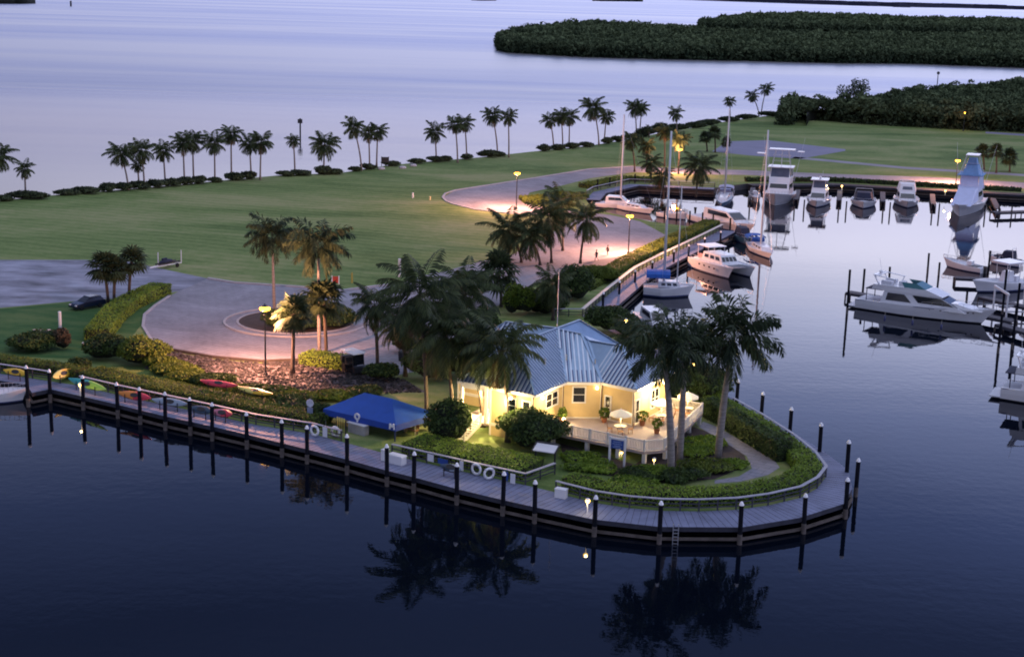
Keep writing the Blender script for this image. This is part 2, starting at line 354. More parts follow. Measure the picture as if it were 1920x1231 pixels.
mx = N(nt, 'ShaderNodeMixShader'); L(fr.outputs[0], mx.inputs[0]); L(df.outputs[0], mx.inputs[1]); L(gl.outputs[0], mx.inputs[2]); L(mx.outputs[0], out.inputs['Surface'])
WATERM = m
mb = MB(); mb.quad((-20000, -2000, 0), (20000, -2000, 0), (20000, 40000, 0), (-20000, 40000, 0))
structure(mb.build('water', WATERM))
# ------------------------------------------------------------------ land
P = lambda L_, z=LAND: [G(x, y, z) for x, y in L_]
SHORE_PX = [(-420, 405), (-200, 392), (0, 376), (100, 366), (200, 358), (350, 345), (420, 338), (520, 329), (640, 324), (720, 311), (800, 303), (900, 295), (1000, 284),
            (1100, 274), (1170, 263), (1240, 249), (1300, 239), (1370, 226), (1440, 217), (1478, 214)]
INLET = [(1340, 352), (1240, 347), (1180, 345), (1112, 360), (1098, 374), (1112, 392), (1165, 404), (1225, 416), (1300, 425), (1352, 431),
         (1240, 486), (1190, 512), (1092, 592), (1180, 640), (1300, 716)]
OUTER = [(1374, 762), (1430, 794), (1488, 832), (1527, 864), (1549, 893), (1532, 915), (1500, 933), (1440, 947), (1380, 955), (1310, 958), (1240, 957), (1180, 952), (1115, 942), (1060, 928), (1040, 922), (985, 909), (883, 887), (800, 868), (735, 853), (650, 830), (586, 813), (480, 796), (400, 778), (330, 763), (230, 742), (150, 723), (92, 714), (0, 700), (-200, 668), (-600, 615)]
shore = P(SHORE_PX)
far = [Vector((160, 640, LAND)), Vector((330, 760, LAND)), Vector((700, 900, LAND)), Vector((700, 330, LAND))]
nwall = P([(2300, 384), (1915, 362), (1725, 352), (1562, 343), (1400, 344)])
land_pts = shore + far + nwall + P(INLET) + P(OUTER) + [Vector((-230, 300, LAND))]
mb = MB(); mb.prism(land_pts, -1.5, LAND, 0, 1)
SEAW = pm('seawall_mat', (.10, .095, .10), .9, .3, .6)
structure(mb.build('ground', [GRASS, SEAW]))
def sheet(name, px, lift, mat, z=LAND):
    mb = MB(); mb.poly([p + Vector((0, 0, lift)) for p in P(px)]); return structure(mb.build(name, mat))
# gravel lot, drive, bend, promenade
sheet('gravel_lot', [(-250, 500), (0, 487), (160, 487), (240, 490), (300, 503), (390, 522), (335, 546), (250, 557), (130, 565), (0, 577), (-250, 600)], .004, GRAVEL)
DRIVE = [(390, 522), (440, 530), (560, 538), (640, 545), (760, 530), (820, 512), (900, 490), (960, 478), (1000, 455), (1050, 428), (1085, 408), (1050, 402), (957, 401), (890, 393),
         (847, 382), (830, 370), (853, 357), (917, 347), (1007, 333), (1107, 317), (1187, 312), (1240, 314), (1300, 317), (1400, 319), (1557, 326), (1747, 332), (1915, 342), (2300, 360), (2300, 372),
         (1915, 353), (1725, 344), (1562, 336), (1400, 328), (1300, 327), (1240, 324), (1187, 323), (1107, 334), (1057, 347), (993, 361), (985, 372), (1000, 386), (1080, 396), (1145, 403),
         (1200, 415), (1234, 433), (1258, 446), (1262, 456), (1220, 466), (1180, 476), (1110, 492), (1060, 512), (1000, 535), (930, 575), (880, 620), (850, 660), (810, 690), (740, 704), (690, 702), (640, 688),
         (560, 676), (490, 679), (400, 671), (310, 655), (285, 640), (268, 612), (271, 590), (292, 572), (318, 555), (335, 546)]
sheet('road', DRIVE, .012, CONC)
sheet('side_path', [(1092, 492), (1180, 478), (1215, 474), (1185, 490), (1120, 508), (1100, 512)], .02, pm('asphalt_mat', (.10, .10, .125), .9, .2, 1))
sheet('parking_pad', [(1335, 284), (1365, 265), (1440, 263), (1585, 280), (1585, 283), (1500, 298), (1400, 291)], .008, pm('pad_mat', (.20, .20, .29), .85, .12, .1))
sheet('footpath', [(1490, 294), (1530, 297), (1700, 313), (1915, 326), (2200, 340), (2200, 344), (1915, 330), (1700, 317), (1530, 301), (1485, 297)], .008, pm('path_mat', (.24, .24, .28), .85, .15, .2))
sheet('far_path', [(1848, 247), (2100, 262), (2100, 267), (1848, 250)], .008, pm('pad_mat', (.2, .2, .29)))
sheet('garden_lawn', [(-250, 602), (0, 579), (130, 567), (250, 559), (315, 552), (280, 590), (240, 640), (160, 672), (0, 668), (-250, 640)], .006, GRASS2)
sheet('garden_path', [(1318, 790), (1345, 800), (1400, 832), (1450, 860), (1462, 876), (1440, 890), (1390, 902), (1340, 906), (1340, 900), (1385, 893), (1410, 878), (1400, 855), (1350, 823), (1310, 800)], .016, CONC)
sheet('garden_bed', [(1050, 830), (1190, 870), (1300, 800), (1330, 810), (1395, 850), (1402, 872), (1340, 898), (1240, 905), (1130, 890), (1060, 872)], .01, MULCH)
sheet('rock_bank', [(312, 657), (400, 673), (490, 681), (560, 678), (640, 690), (700, 704), (760, 712), (800, 735), (700, 735), (610, 740), (560, 762), (440, 735), (330, 706), (270, 690)], .007, ROCKG)
def strip(px, w, h, name, mat, z=LAND, closed=False):     # raised kerb along a line
    pts = P(px, z); mb = MB(); n = len(pts)
    for i in range(n if closed else n - 1):
        a, b = pts[i], pts[(i + 1) % n]; mb.bar(a + Vector((0, 0, h / 2)), b + Vector((0, 0, h / 2)), w, h + .02 * (i % 2))
    return structure(mb.build(name, mat))
strip([(1187, 312), (1107, 317), (1007, 333), (917, 347), (853, 357), (835, 363), (830, 370), (836, 377), (847, 382), (890, 393), (957, 401)], .45, .14, 'kerb', KERB)
strip([(390, 522), (440, 530), (560, 538), (640, 545), (760, 530), (820, 512)], .5, .16, 'kerb', KERB)
strip([(318, 555), (292, 572), (271, 590), (268, 612), (285, 640), (310, 655)], .35, .14, 'kerb', KERB)
RW = pm('retaining_wall_mat', (.07, .055, .05), .9, .3, 1)
strip([(310, 655), (400, 671), (490, 679), (560, 676), (640, 688), (690, 702), (740, 704)], .35, .3, 'retaining_edge', RW)
# roundabout island
ic = G(556, 604); iR = 9.3
ring = [(ic.x + iR * math.cos(a), ic.y + iR * .92 * math.sin(a)) for a in [2 * math.pi * k / 40 for k in range(40)]]
mb = MB(); mb.prism(ring, LAND + .004, LAND + .10, 0)
structure(mb.build('roundabout_apron', CONC))
ring2 = [(ic.x + (iR - .5) * math.cos(a), ic.y + (iR - .5) * .92 * math.sin(a)) for a in [2 * math.pi * k / 40 for k in range(40)]]
ring3 = [(ic.x + (iR - 1.7) * math.cos(a), ic.y + (iR - 1.7) * .92 * math.sin(a)) for a in [2 * math.pi * k / 40 for k in range(40)]]
mb = MB()
for R_ in (ring, ring3):
    for i in range(40): mb.bar((*R_[i], LAND + .12), (*R_[(i + 1) % 40], LAND + .12), .3, .2 + .01 * (i % 2))
structure(mb.build('roundabout_kerb', KERB))
mb = MB(); mb.prism(ring3, LAND + .05, LAND + .17, 0); structure(mb.build('roundabout_bed', MULCH))
# ------------------------------------------------------------------ boardwalk
DZ = 1.32
def offset_poly(pts, d):
    res = []
    for i, p in enumerate(pts):
        a = pts[max(i - 1, 0)]; b = pts[min(i + 1, len(pts) - 1)]
        t = Vector((b.x - a.x, b.y - a.y, 0)).normalized(); res.append(Vector((p.x - t.y * d, p.y + t.x * d, p.z)))
    return res
def boardwalk(inner, outer, name, top=None):
    mb = MB(); poly = outer + inner[::-1]
    mb.poly(poly, 0)
    for i in range(len(outer) - 1):
        a, b = outer[i], outer[i + 1]; lo = Vector((0, 0, -.42))
        mb.quad(a + lo, b + lo, b, a, 1)
        mb.bar(a + Vector((0, 0, -1.05)), b + Vector((0, 0, -1.05)), .22, .22, 2)
    lo = Vector((0, 0, -.42)); s_ = 0.0
    for i in range(len(outer) - 1):                                     # joints between the deck bays
        a, b = outer[i], outer[i + 1]; L_ = (b - a).length; k = -s_ % .62
        while k < L_:
            p = a + (b - a) * k / L_; best = None
            for c, d in zip(inner, inner[1:]):
                u = max(0, min(1, (p - c).dot(d - c) / max(1e-6, (d - c).length_squared))); q = c + (d - c) * u
                if best is None or (q - p).length < (best - p).length: best = q
            if (best - p).length < 7: mb.bar(p + Vector((0, 0, .004)), best + Vector((0, 0, .004)), .03, .008, 1)
            k += .62
        s_ += L_
    mb.poly([p + lo for p in poly], 1)
    return structure(mb.build(name, [top or DECKW, FASC, WALER]))
out_front = P([(-600, 640), (-200, 682), (0, 713), (50, 721), (60, 736), (94, 729), (156, 743), (221, 758), (310, 780), (398, 799), (463, 814), (573, 841), (651, 861), (727, 882), (776, 894), (857, 916), (940, 936), (1003, 950), (1113, 973), (1237, 987), (1390, 988), (1500, 970), (1582, 944), (1598, 915), (1590, 880), (1545, 846), (1490, 812), (1436, 783), (1390, 757), (1312, 710)], DZ)
in_front = P(OUTER[::-1] + [(1300, 716)], DZ)
boardwalk(in_front, out_front, 'boardwalk')
bw = [G(x, y, DZ) for x, y in [(1092, 592), (1190, 512), (1240, 486), (1352, 431)]]
bo = offset_poly(bw, -3.0)
boardwalk(bw[::-1], bo[::-1], 'basin_boardwalk')
bw2 = [G(x, y, DZ) for x, y in [(1300, 716), (1180, 640), (1092, 592)]]; bo2 = offset_poly(bw2, -2.6)
boardwalk(bw2[::-1], bo2[::-1], 'back_boardwalk')
bw3 = [G(x, y, DZ) for x, y in [(1098, 374), (1112, 360), (1180, 345), (1240, 347), (1340, 352)]]; bo3 = offset_poly(bw3, -3.0)
boardwalk(bw3, bo3, 'inlet_boardwalk')
nw = [G(x, y, DZ) for x, y in [(1400, 344), (1562, 343), (1725, 352), (1915, 362), (2100, 373)]]; no_ = offset_poly(nw, -3.5)
boardwalk(nw, no_, 'north_boardwalk', pm('dark_quay_mat', (.05, .048, .055), .85, .3, 1))
# ------------------------------------------------------------------ vegetation
def np_rng(seed): return np.random.default_rng(seed)
def crown_geo(rng, n=18, Lf=2.8, ll=.75, lw=.13, nl=16, e_hi=80, e_lo=-25, bend=75, plume=0.0):
    """feather palm crown: returns list of quads (N*4,3)"""
    Q = []
    for i in range(n):
        az = i * 2.39996 + rng.uniform(-.25, .25); f = i / (n - 1)
        e0 = rad(e_hi + (e_lo - e_hi) * f + rng.uniform(-8, 8)); Lr = Lf * rng.uniform(.85, 1.1) * (.8 + .2 * math.sin(math.pi * min(1, f + .25)))
        bd = rad(bend * rng.uniform(.75, 1.2)); S = 10
        p = np.array([0., 0., 0.]); pts = [p.copy()]; tans = []
        sway = rng.uniform(-.25, .25)
        for k in range(S):
            t = (k + .5) / S; e = e0 - bd * t ** 1.25; a = az + sway * t
            d = np.array([math.cos(e) * math.cos(a), math.cos(e) * math.sin(a), math.sin(e)]); p = p + d * Lr / S; pts.append(p.copy()); tans.append(d)
        tans.append(tans[-1]); pts = np.array(pts); tans = np.array(tans)
        side0 = np.array([-math.sin(az), math.cos(az), 0])
        for k in range(S):                                     # rachis ribbon
            w = .045 * (1 - .7 * k / S); Q += [pts[k] - side0 * w, pts[k] + side0 * w, pts[k + 1] + side0 * w * .9, pts[k + 1] - side0 * w * .9]
        for j in range(nl):
            t = .16 + .84 * (j + rng.uniform(0, .6)) / nl; t = min(t, .995); x = t * S; k = int(x); q = pts[k] + (pts[k + 1] - pts[k]) * (x - k); T = tans[k]
            prof = math.sin(math.pi * (.12 + .82 * t)) ** .7
            for sd in (-1, 1):
                up = np.cross(T, side0) * 1.0
                roll = rng.uniform(-plume, plume)
                D = side0 * sd * .85 * math.cos(roll) + up * math.sin(roll) + T * (.45 + .5 * t) + np.array([0, 0, -.45 - .25 * rng.random()])
                D /= np.linalg.norm(D); l = ll * prof * rng.uniform(.85, 1.1); w = lw * .5
                m = q + D * l * .5 + np.array([0, 0, .03]); tip = q + D * l + np.array([0, 0, -.18 * l])
                Q += [q - T * w * .7, m - T * w, tip, m + T * w]
    return np.array(Q)
def fan_geo(rng, n=26, R=1.5, fr=.75, seg=11):
    Q = []
    for i in range(n):
        az = i * 2.39996 + rng.uniform(-.2, .2); f = i / (n - 1)
        e = rad(85 - 125 * f + rng.uniform(-10, 10)); pl = R * rng.uniform(.55, .8)
        d = np.array([math.cos(e) * math.cos(az), math.cos(e) * math.sin(az), math.sin(e)])
        side = np.array([-math.sin(az), math.cos(az), 0]); up = np.cross(d, side)
        c = d * pl; Q += [side * -.03, side * .03, c + side * .03, c - side * .03]
        for s in range(seg):
            a = (s / (seg - 1) - .5) * rad(230); D = d * math.cos(a) + side * math.sin(a); D = D + np.array([0, 0, -.25]); D /= np.linalg.norm(D)
            l = fr * R * (.75 + .25 * math.cos(a)) * rng.uniform(.85, 1.1); W = np.cross(D, up); W /= (np.linalg.norm(W) + 1e-6); w = .10 * R / 1.4
            m = c + D * l * .55; tip = c + D * l + np.array([0, 0, -.25 * l])
            Q += [c, m - W * w, tip, m + W * w]
    return np.array(Q)
CROWNS = {}
def crowns(kind):
    if kind in CROWNS: return CROWNS[kind]
    res = []
    for k in range(7):
        rng = np_rng(hash(kind) % 1000 + k if False else sum(map(ord, kind)) + k * 7)
        if kind == 'coconut': q = crown_geo(rng, 25, 2.9, 1.0, .20, 15, 84, -48, 72); mat = [FROND, DEADF]
        elif kind == 'near': q = crown_geo(rng, 30, 4.7, 1.25, .18, 26, 84, -58, 78); mat = [FROND, DEADF]
        elif kind == 'royal': q = crown_geo(rng, 25, 4.9, 1.2, .22, 36, 80, -34, 82, 1.4); mat = FRONDR
        else: q = fan_geo(rng, 40); mat = FAN
        mi = None
        if isinstance(mat, list):
            nf = len(q) // 4; n_fr = 30 if kind == 'near' else 25; per = nf // n_fr; mi = [1 if (f // per) >= n_fr - 1 - (k % 3) else 0 for f in range(nf)]
        me = np_mesh('crown', q, 4, mat, mi); res.append(me)
    CROWNS[kind] = res; return res
def palm(base, top, kind, name, label, group, scale=1.0, r0=.2, r1=.13, seed=0, cat='palm tree', trunk_mat=None, kind_bow=1.0, z=LAND):
    """base, top: surveyed points; the crown sits at top"""
    rng = random.Random(seed); b = Vector(base); b.z = z
    root = thing(name, label, cat, b, 0, group); tp = Vector(top) - b
    mb = MB(); n = 9; pts = []; rs = []
    off = Vector((tp.x, tp.y, 0)) * .35 * kind_bow
    for i in range(n):
        t = i / (n - 1); p = tp * t + Vector((-off.x, -off.y, 0)) * (4 * t * (1 - t)) * .5 * (1 if off.length > .1 else 0)
        if kind == 'royal': r = r0 * (1.0 + .18 * math.sin(math.pi * min(1, t * 1.3))) * (1 - .3 * t)
        else: r = r1 + (r0 - r1) * (1 - t) ** .8 + (.12 * r0 / .2 * max(0, 1 - t * 9))
        pts.append(p); rs.append(r)
    pts[0].z -= .2
    mb.tube(pts, rs, 8); mb.build('trunk', trunk_mat or TRUNK, root, smooth=True)
    if kind == 'royal':
        cs = MB(); d = (pts[-1] - pts[-2]).normalized(); cs.tube([pts[-1] - d * .1, pts[-1] + d * .7, pts[-1] + d * 1.5], [r0 * .82, r0 * .72, r0 * .35], 8)
        cs.build('crownshaft', CROWNSH, root, smooth=True); ctop = pts[-1] + d * 1.3
    else:
        ctop = pts[-1]
    me = crowns(kind)[seed % 7]
    c = link('crown', me, root, ctop, rng.uniform(0, 6.28)); s = scale * rng.uniform(.94, 1.06); c.scale = (s, s, s * rng.uniform(.92, 1.08))
    c.rotation_euler = (rng.uniform(-.12, .12), rng.uniform(-.12, .12), rng.uniform(0, 6.28))
    if kind == 'coconut' or kind == 'near':
        nb = MB()
        for k in range(7): a = k * .9; nb.ball((ctop.x + .22 * math.cos(a), ctop.y + .22 * math.sin(a), ctop.z - .12 - .1 * (k % 2)), .13 * scale, n=6, m=4)
        nb.build('coconuts', pm('coconut_mat', (.06, .055, .02), .7), root, smooth=True)
    return root
def pxpalm(bx, by, tx, ty, *a, **k):
    b = G(bx, by); return palm(b, V(tx, ty, b.y), *a, **k)
# --- coconut palms along the bay shore
BAY = [(-6, 372, -2, 293, 1.0), (48, 362, 46, 317, .62), (241, 356, 226, 288, .95), (261, 350, 258, 310, .55), (271, 353, 265, 282, 1.0), (310, 343, 306, 283, .8), (346, 342, 343, 268, .85), (363, 338, 361, 264, .95),
       (403, 339, 402, 268, .9), (434, 335, 433, 252, .9), (471, 334, 467, 270, .85), (488, 337, 490, 266, .9), (553, 325, 550, 264, .55), (607, 322, 608, 272, 1.15), (678, 320, 663, 239, .9), (693, 314, 691, 249, .8),
       (706, 312, 708, 246, .85), (818, 303, 815, 248, .85), (858, 305, 853, 233, .85), (875, 299, 871, 231, .85), (933, 292, 923, 217, .9), (954, 295, 953, 219, .8), (1038, 277, 1031, 226, .85), (1055, 277, 1052, 219, .8),
       (1067, 274, 1068, 219, .9), (1123, 272, 1112, 203, 1.15), (1133, 267, 1137, 219, .9), (1193, 256, 1190, 202, .95), (1199, 255, 1203, 203, .85), (1269, 252, 1267, 213, .8), (1369, 226, 1368, 190, .75), (1423, 217, 1410, 180, .85), (1427, 216, 1437, 167, .9)]
desc = ['cut off by the left edge', 'short and standing alone', 'leaning left where the long group starts', 'stunted and thin between taller ones', 'with a full dark crown', 'of medium height', 'slim and upright', 'upright with a round crown',
        'straight with a drooping crown', 'tallest of its group', 'with a low wide crown', 'at the right end of the long group', 'small and thin standing apart', 'short trunk and a very full crown', 'leaning left with a curved trunk', 'half hidden in the middle of three', 'leaning right beside its twin',
        'alone right of the wide gap', 'straight left one of a pair', 'slightly bent right one of a pair', 'tall and leaning left', 'slimmer neighbour of the tall leaning one', 'leaning left at the edge of a trio', 'in the middle of a trio', 'right one of a trio',
        'tallest, star shaped crown on curved trunk', 'low beside the star shaped one', 'left of two touching crowns', 'right of two touching crowns', 'alone with a flat crown behind the marina', 'far away behind a tall mast', 'far twin leaning left near the mangroves', 'far twin leaning right near the mangroves']
for i, (bx, by, tx, ty, s) in enumerate(BAY):
    pxpalm(bx, by, tx, ty, 'coconut', 'coconut_palm', 'bay shore coconut palm, %s from left, %s' % (ORD[i] if i < 32 else 'last', desc[i]), 'coconut palms along the bay shore', scale=s * 1.36, r0=.21, r1=.13, seed=i)
# --- palms around the marina
MID = [(978, 492, 953, 432, 'near', .95, 'left one of the dark palm clump by the road bend, leaning left'), (1013, 497, 993, 445, 'near', .9, 'in the dark palm clump by the road bend with a low crown'), (1034, 493, 1027, 412, 'near', .95, 'in the middle of the dark palm clump by the road bend'),
       (1055, 470, 1053, 388, 'near', .9, 'tall one at the back of the dark palm clump by the road bend'), (1088, 494, 1100, 412, 'near', .85, 'right one of the dark palm clump, thin trunk standing on the road edge'),
       (1305, 368, 1312, 312, 'near', .95, 'big palm at the inlet mouth beside the sailboat masts'), (1219, 336, 1221, 304, 'near', .7, 'low wide palm behind the inlet boardwalk'), (1190, 322, 1183, 265, 'coconut', .9, 'in the palm row behind the inlet, left end'),
       (1212, 322, 1212, 274, 'coconut', .85, 'in the palm row behind the inlet, beside the thin mast'), (1246, 312, 1246, 248, 'coconut', .85, 'round dark palm behind the inlet next to the tallest mast'), (1272, 322, 1275, 262, 'coconut', .95, 'palm lit orange by the street lamp under its crown'),
       (1217, 258, 1216, 240, 'coconut', .4, 'tiny young palm on the shore behind the inlet'), (1245, 372, 1240, 330, 'near', .7, 'dark palm standing behind the tallest mast at the inlet')]
for i, (bx, by, tx, ty, k, s, d) in enumerate(MID):
    pxpalm(bx, by, tx, ty, k, 'coconut_palm', 'coconut palm ' + d, 'palms around the marina road', scale=s * 1.2, r0=.2, r1=.14, seed=i + 3, trunk_mat=TRUNKD)
SAB = [(1326, 284, 1322, 258, .8, 'left one of three fan palms by the parking pad'), (1341, 286, 1340, 250, .9, 'tallest of three fan palms by the parking pad'), (1364, 285, 1362, 266, .7, 'small right one of three fan palms by the parking pad'),
       (1845, 318, 1842, 284, .95, 'left one of the fan palms behind the sport fishing boat'), (1868, 324, 1868, 284, 1.0, 'middle one of the fan palms behind the sport fishing boat'), (1893, 322, 1893, 294, 1.0, 'right one of the fan palms behind the sport fishing boat'),
       (203, 567, 194, 500, 1.0, 'left one of the three by the parked car'), (214, 568, 216, 507, .95, 'middle one of the three by the parked car'), (242, 561, 247, 490, .95, 'right one of the three by the parked car'),
       (612, 673, 606, 562, 1.25, 'on the roundabout with a low round crown'), (549, 700, 551, 588, 1.0, 'beside the lit street lamp, crown glowing yellow'), (940, 575, 936, 512, 1.35, 'with a dense dome crown above the clubhouse garden')]
for i, (bx, by, tx, ty, s, d) in enumerate(SAB):
    pxpalm(bx, by, tx, ty, 'fan', 'cabbage_palm', 'cabbage palm ' + d, 'cabbage palms with round fan crowns', scale=s * 1.3, r0=.22, r1=.19, seed=i, trunk_mat=TRUNKD)
# --- tall royal palms
ROY = [(515, 602, 511, 462, .9, 'left one of the two tall palms on the roundabout', .2), (599, 664, 597, 482, .95, 'right one of the two tall palms on the roundabout', .22),
       (1258, 886, 1246, 680, 1.08, 'left one of three at the point, in front of the deck', .33), (1274, 864, 1284, 676, .85, 'middle one of the three at the point, touching the deck corner', .31), (1346, 860, 1372, 656, 1.3, 'right one of three at the point, alone on the grass', .33)]
for i, (bx, by, tx, ty, s, d, r) in enumerate(ROY):
    pxpalm(bx, by, tx, ty, 'royal', 'royal_palm', 'royal palm, ' + d, 'tall royal palms', scale=s, r0=r, seed=i, trunk_mat=TRUNK)
# --- palms of the clubhouse garden
CLUB = [(708, 697, 702, 572, .8, 'left one, standing alone by the golf cart'), (800, 790, 787, 552, 1.2, 'tall one with the fullest crown behind the blue canopy'), (850, 800, 832, 630, 1.15, 'behind the blue canopy with hanging fronds'),
        (880, 715, 872, 548, 1.05, 'at the back between the road and the clubhouse'), (952, 828, 940, 655, 1.18, 'with a bare brown trunk in front of the bright clubhouse wall'), (905, 800, 882, 640, 1.15, 'by the clubhouse stairs with a crooked trunk'),
        (1037, 600, 1036, 536, .8, 'behind the blue roof'), (838, 660, 836, 565, .95, 'in the thicket beside the road'), (760, 705, 752, 605, .9, 'behind the tall full one near the golf cart'),
        (1195, 706, 1180, 632, .7, 'small and dark beside the right end of the blue roof')]
for i, (bx, by, tx, ty, s, d) in enumerate(CLUB):
    pxpalm(bx, by, tx, ty, 'near', 'garden_palm', 'clubhouse garden palm ' + d, 'palms around the clubhouse', scale=s, r0=.22, r1=.15, seed=i + 11, trunk_mat=TRUNKD)
# ------------------------------------------------------------------ leaf clouds
def quads_at(rng, c, nrm, size, spread=.9):
    """one leaf quad per centre, roughly facing nrm"""
    n = len(c); d = nrm + rng.normal(0, spread, (n, 3)); d /= np.linalg.norm(d, axis=1)[:, None] + 1e-9
    t = rng.normal(0, 1, (n, 3)); a = np.cross(d, t); a /= np.linalg.norm(a, axis=1)[:, None] + 1e-9; b = np.cross(d, a)
    s = (size * rng.uniform(.6, 1.3, n))[:, None]; a = a * s; b = b * s * .55
    return np.stack([c - a, c - b * .9, c + a, c + b * .9], 1).reshape(-1, 3)
def blob_points(rng, n, c, r, zmin=-.3):
    d = rng.normal(0, 1, (int(n * 1.6) + 8, 3)); d /= np.linalg.norm(d, axis=1)[:, None]; d = d[d[:, 2] > zmin][:n]
    rr = rng.uniform(.72, 1.06, (len(d), 1)); return np.array(c) + d * rr * np.array(r), d
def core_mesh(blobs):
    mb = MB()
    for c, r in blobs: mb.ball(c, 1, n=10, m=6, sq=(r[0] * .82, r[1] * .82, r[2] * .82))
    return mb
def merge_np(name, quads, core, mats, loc, tint=None):
    """leaf quads (slot 0) plus dark inner core (slot 1) in one mesh"""
    me = bpy.data.meshes.new(name); nq = len(quads) // 4; cv = np.array(core.v, dtype=np.float32).reshape(-1, 3)
    V_ = np.concatenate([quads, cv]) if len(cv) else quads
    cf = core.f; ls = [len(f) for f in cf]
    loops = np.concatenate([np.arange(nq * 4), np.array([i + nq * 4 for f in cf for i in f], dtype=np.int64)]) if cf else np.arange(nq * 4)
    starts = np.concatenate([np.arange(0, nq * 4, 4), nq * 4 + np.concatenate([[0], np.cumsum(ls)[:-1]])]) if cf else np.arange(0, nq * 4, 4)
    me.vertices.add(len(V_)); me.vertices.foreach_set('co', V_.astype(np.float32).ravel())
    me.loops.add(len(loops)); me.loops.foreach_set('vertex_index', loops.astype(np.int32))
    me.polygons.add(len(starts)); me.polygons.foreach_set('loop_start', starts.astype(np.int32))
    for m in mats: me.materials.append(m)
    me.polygons.foreach_set('material_index', np.array([0] * nq + [1] * len(cf), dtype=np.int32)); me.update(calc_edges=True)
    if tint is not None: at = me.attributes.new('tint', 'FLOAT', 'FACE'); at.data.foreach_set('value', np.concatenate([tint, np.zeros(len(cf))]).astype(np.float32))
    me.validate()
    return link(name, me, None, loc)
def shrub(px, py, w, h, name, label, group, mat=None, leaf=.2, dens=26, seed=0, d=None, z=LAND, lobes=7, cat='shrub'):
    rng = np_rng(seed + 100); loc = G(px, py, z); d = d or w * .8; blobs = []; Q = []
    for k in range(lobes):
        a = rng.uniform(0, 6.28); q = rng.uniform(0, .62)
        r = np.array([w * rng.uniform(.24, .36), d * rng.uniform(.24, .36), h * rng.uniform(.3, .46)])
        c = np.array([w * .5 * q * math.cos(a), d * .5 * q * math.sin(a), max(r[2] * .8, h * rng.uniform(.35, .62))])
        if k == 0: c[0] = c[1] = 0; c[2] = h * .55; r[2] = h * .45
        blobs.append((c, r)); area = 4 * math.pi * ((r[0] * r[1] + r[0] * r[2] + r[1] * r[2]) / 3)
        p, nn = blob_points(rng, int(area * dens), c, r); Q.append(quads_at(rng, p, nn, leaf))
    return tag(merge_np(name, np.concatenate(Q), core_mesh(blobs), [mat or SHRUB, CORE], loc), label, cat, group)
def hedge(px, width, h, name, label, group, mat=None, leaf=.125, dens=58, seed=0, z=LAND, lump=.10, side=1, cat='hedge'):
    """clipped hedge along a surveyed line; px = front foot of the hedge, it grows to the left of the line direction"""
    rng = np_rng(seed + 500); pts = [np.array(G(x, y, z)) for x, y in px]
    seg = [(pts[i], pts[i + 1]) for i in range(len(pts) - 1)]; Q = []; mb = MB(); o = pts[0].copy()
    tang = []
    for i in range(len(pts)):
        t = pts[min(i + 1, len(pts) - 1)] - pts[max(i - 1, 0)]; t[2] = 0; tang.append(t / np.linalg.norm(t))
    nrm = [np.array([-t[1], t[0], 0]) * side for t in tang]
    hh = [h * rng.uniform(.94, 1.06) for _ in pts]
    for i in range(len(pts) - 1):
        a, b = pts[i], pts[i + 1]; na, nb = nrm[i], nrm[i + 1]; Ls = np.linalg.norm(b - a)
        for surf in range(3):
            n = int(Ls * (h if surf < 2 else width) * dens)
            u = rng.random(n)[:, None]; v = rng.random(n)[:, None]; base = a + (b - a) * u; nn = na + (nb - na) * u
            lum = (np.sin(base[:, :1] * 1.7 + base[:, 1:2] * 1.1) * np.sin(base[:, :1] * .6 - base[:, 1:2] * 1.9)) * lump * .6 + rng.normal(0, lump * .45, (n, 1))
            if surf == 0: c = base + nn * (-lum * .6) + np.array([0, 0, 1]) * v * h; dd = -nn + np.array([0, 0, .4])
            elif surf == 1: c = base + nn * (width + lum * .6) + np.array([0, 0, 1]) * v * h; dd = nn + np.array([0, 0, .4])
            else: c = base + nn * width * v + np.array([0, 0, 1]) * (h + lum); dd = np.zeros((n, 3)) + np.array([0, 0, 1])
            Q.append(quads_at(rng, c, dd, leaf, .6))
        k = .12; A = [a + na * k, a + na * (width - k), b + nb * (width - k), b + nb * k]; lo = [tuple(p - o) for p in A]; hi = [tuple(p - o + np.array([0, 0, h - k])) for p in A]
        mb.add(lo + hi, [(4, 5, 6, 7), (0, 1, 5, 4), (2, 3, 7, 6), (1, 2, 6, 5), (3, 0, 4, 7)])
    q = np.concatenate(Q) - o
    for en, kk in ((0, -1), (-1, 1)):
        n = int(width * h * dens); c = (pts[en] - o) + nrm[en] * width * rng.random(n)[:, None] + np.array([0, 0, 1]) * h * rng.random(n)[:, None]
        q = np.concatenate([q, quads_at(rng, c, np.zeros((n, 3)) + tang[en] * kk, leaf, .5)])
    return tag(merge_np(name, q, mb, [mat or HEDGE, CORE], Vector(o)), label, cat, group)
hedge([(-120, 676), (0, 693), (92, 705), (140, 714)], 2.2, 1.2, 'clipped_hedge', 'olive clipped hedge along the far left of the boardwalk', 'hedges along the boardwalk', HEDGEY, seed=1)
hedge([(150, 716), (230, 734), (330, 755), (400, 769), (480, 786), (590, 806)], 3.2, 1.2, 'clipped_hedge', 'long olive clipped hedge behind the kayaks on the boardwalk', 'hedges along the boardwalk', HEDGEY, seed=2)
hedge([(752, 850), (800, 861), (883, 880), (978, 900), (1035, 890)][:4], 4.2, 1.1, 'clipped_hedge', 'dark green clipped hedge between the blue canopy and the white sign board', 'hedges along the boardwalk', HEDGE, seed=3)
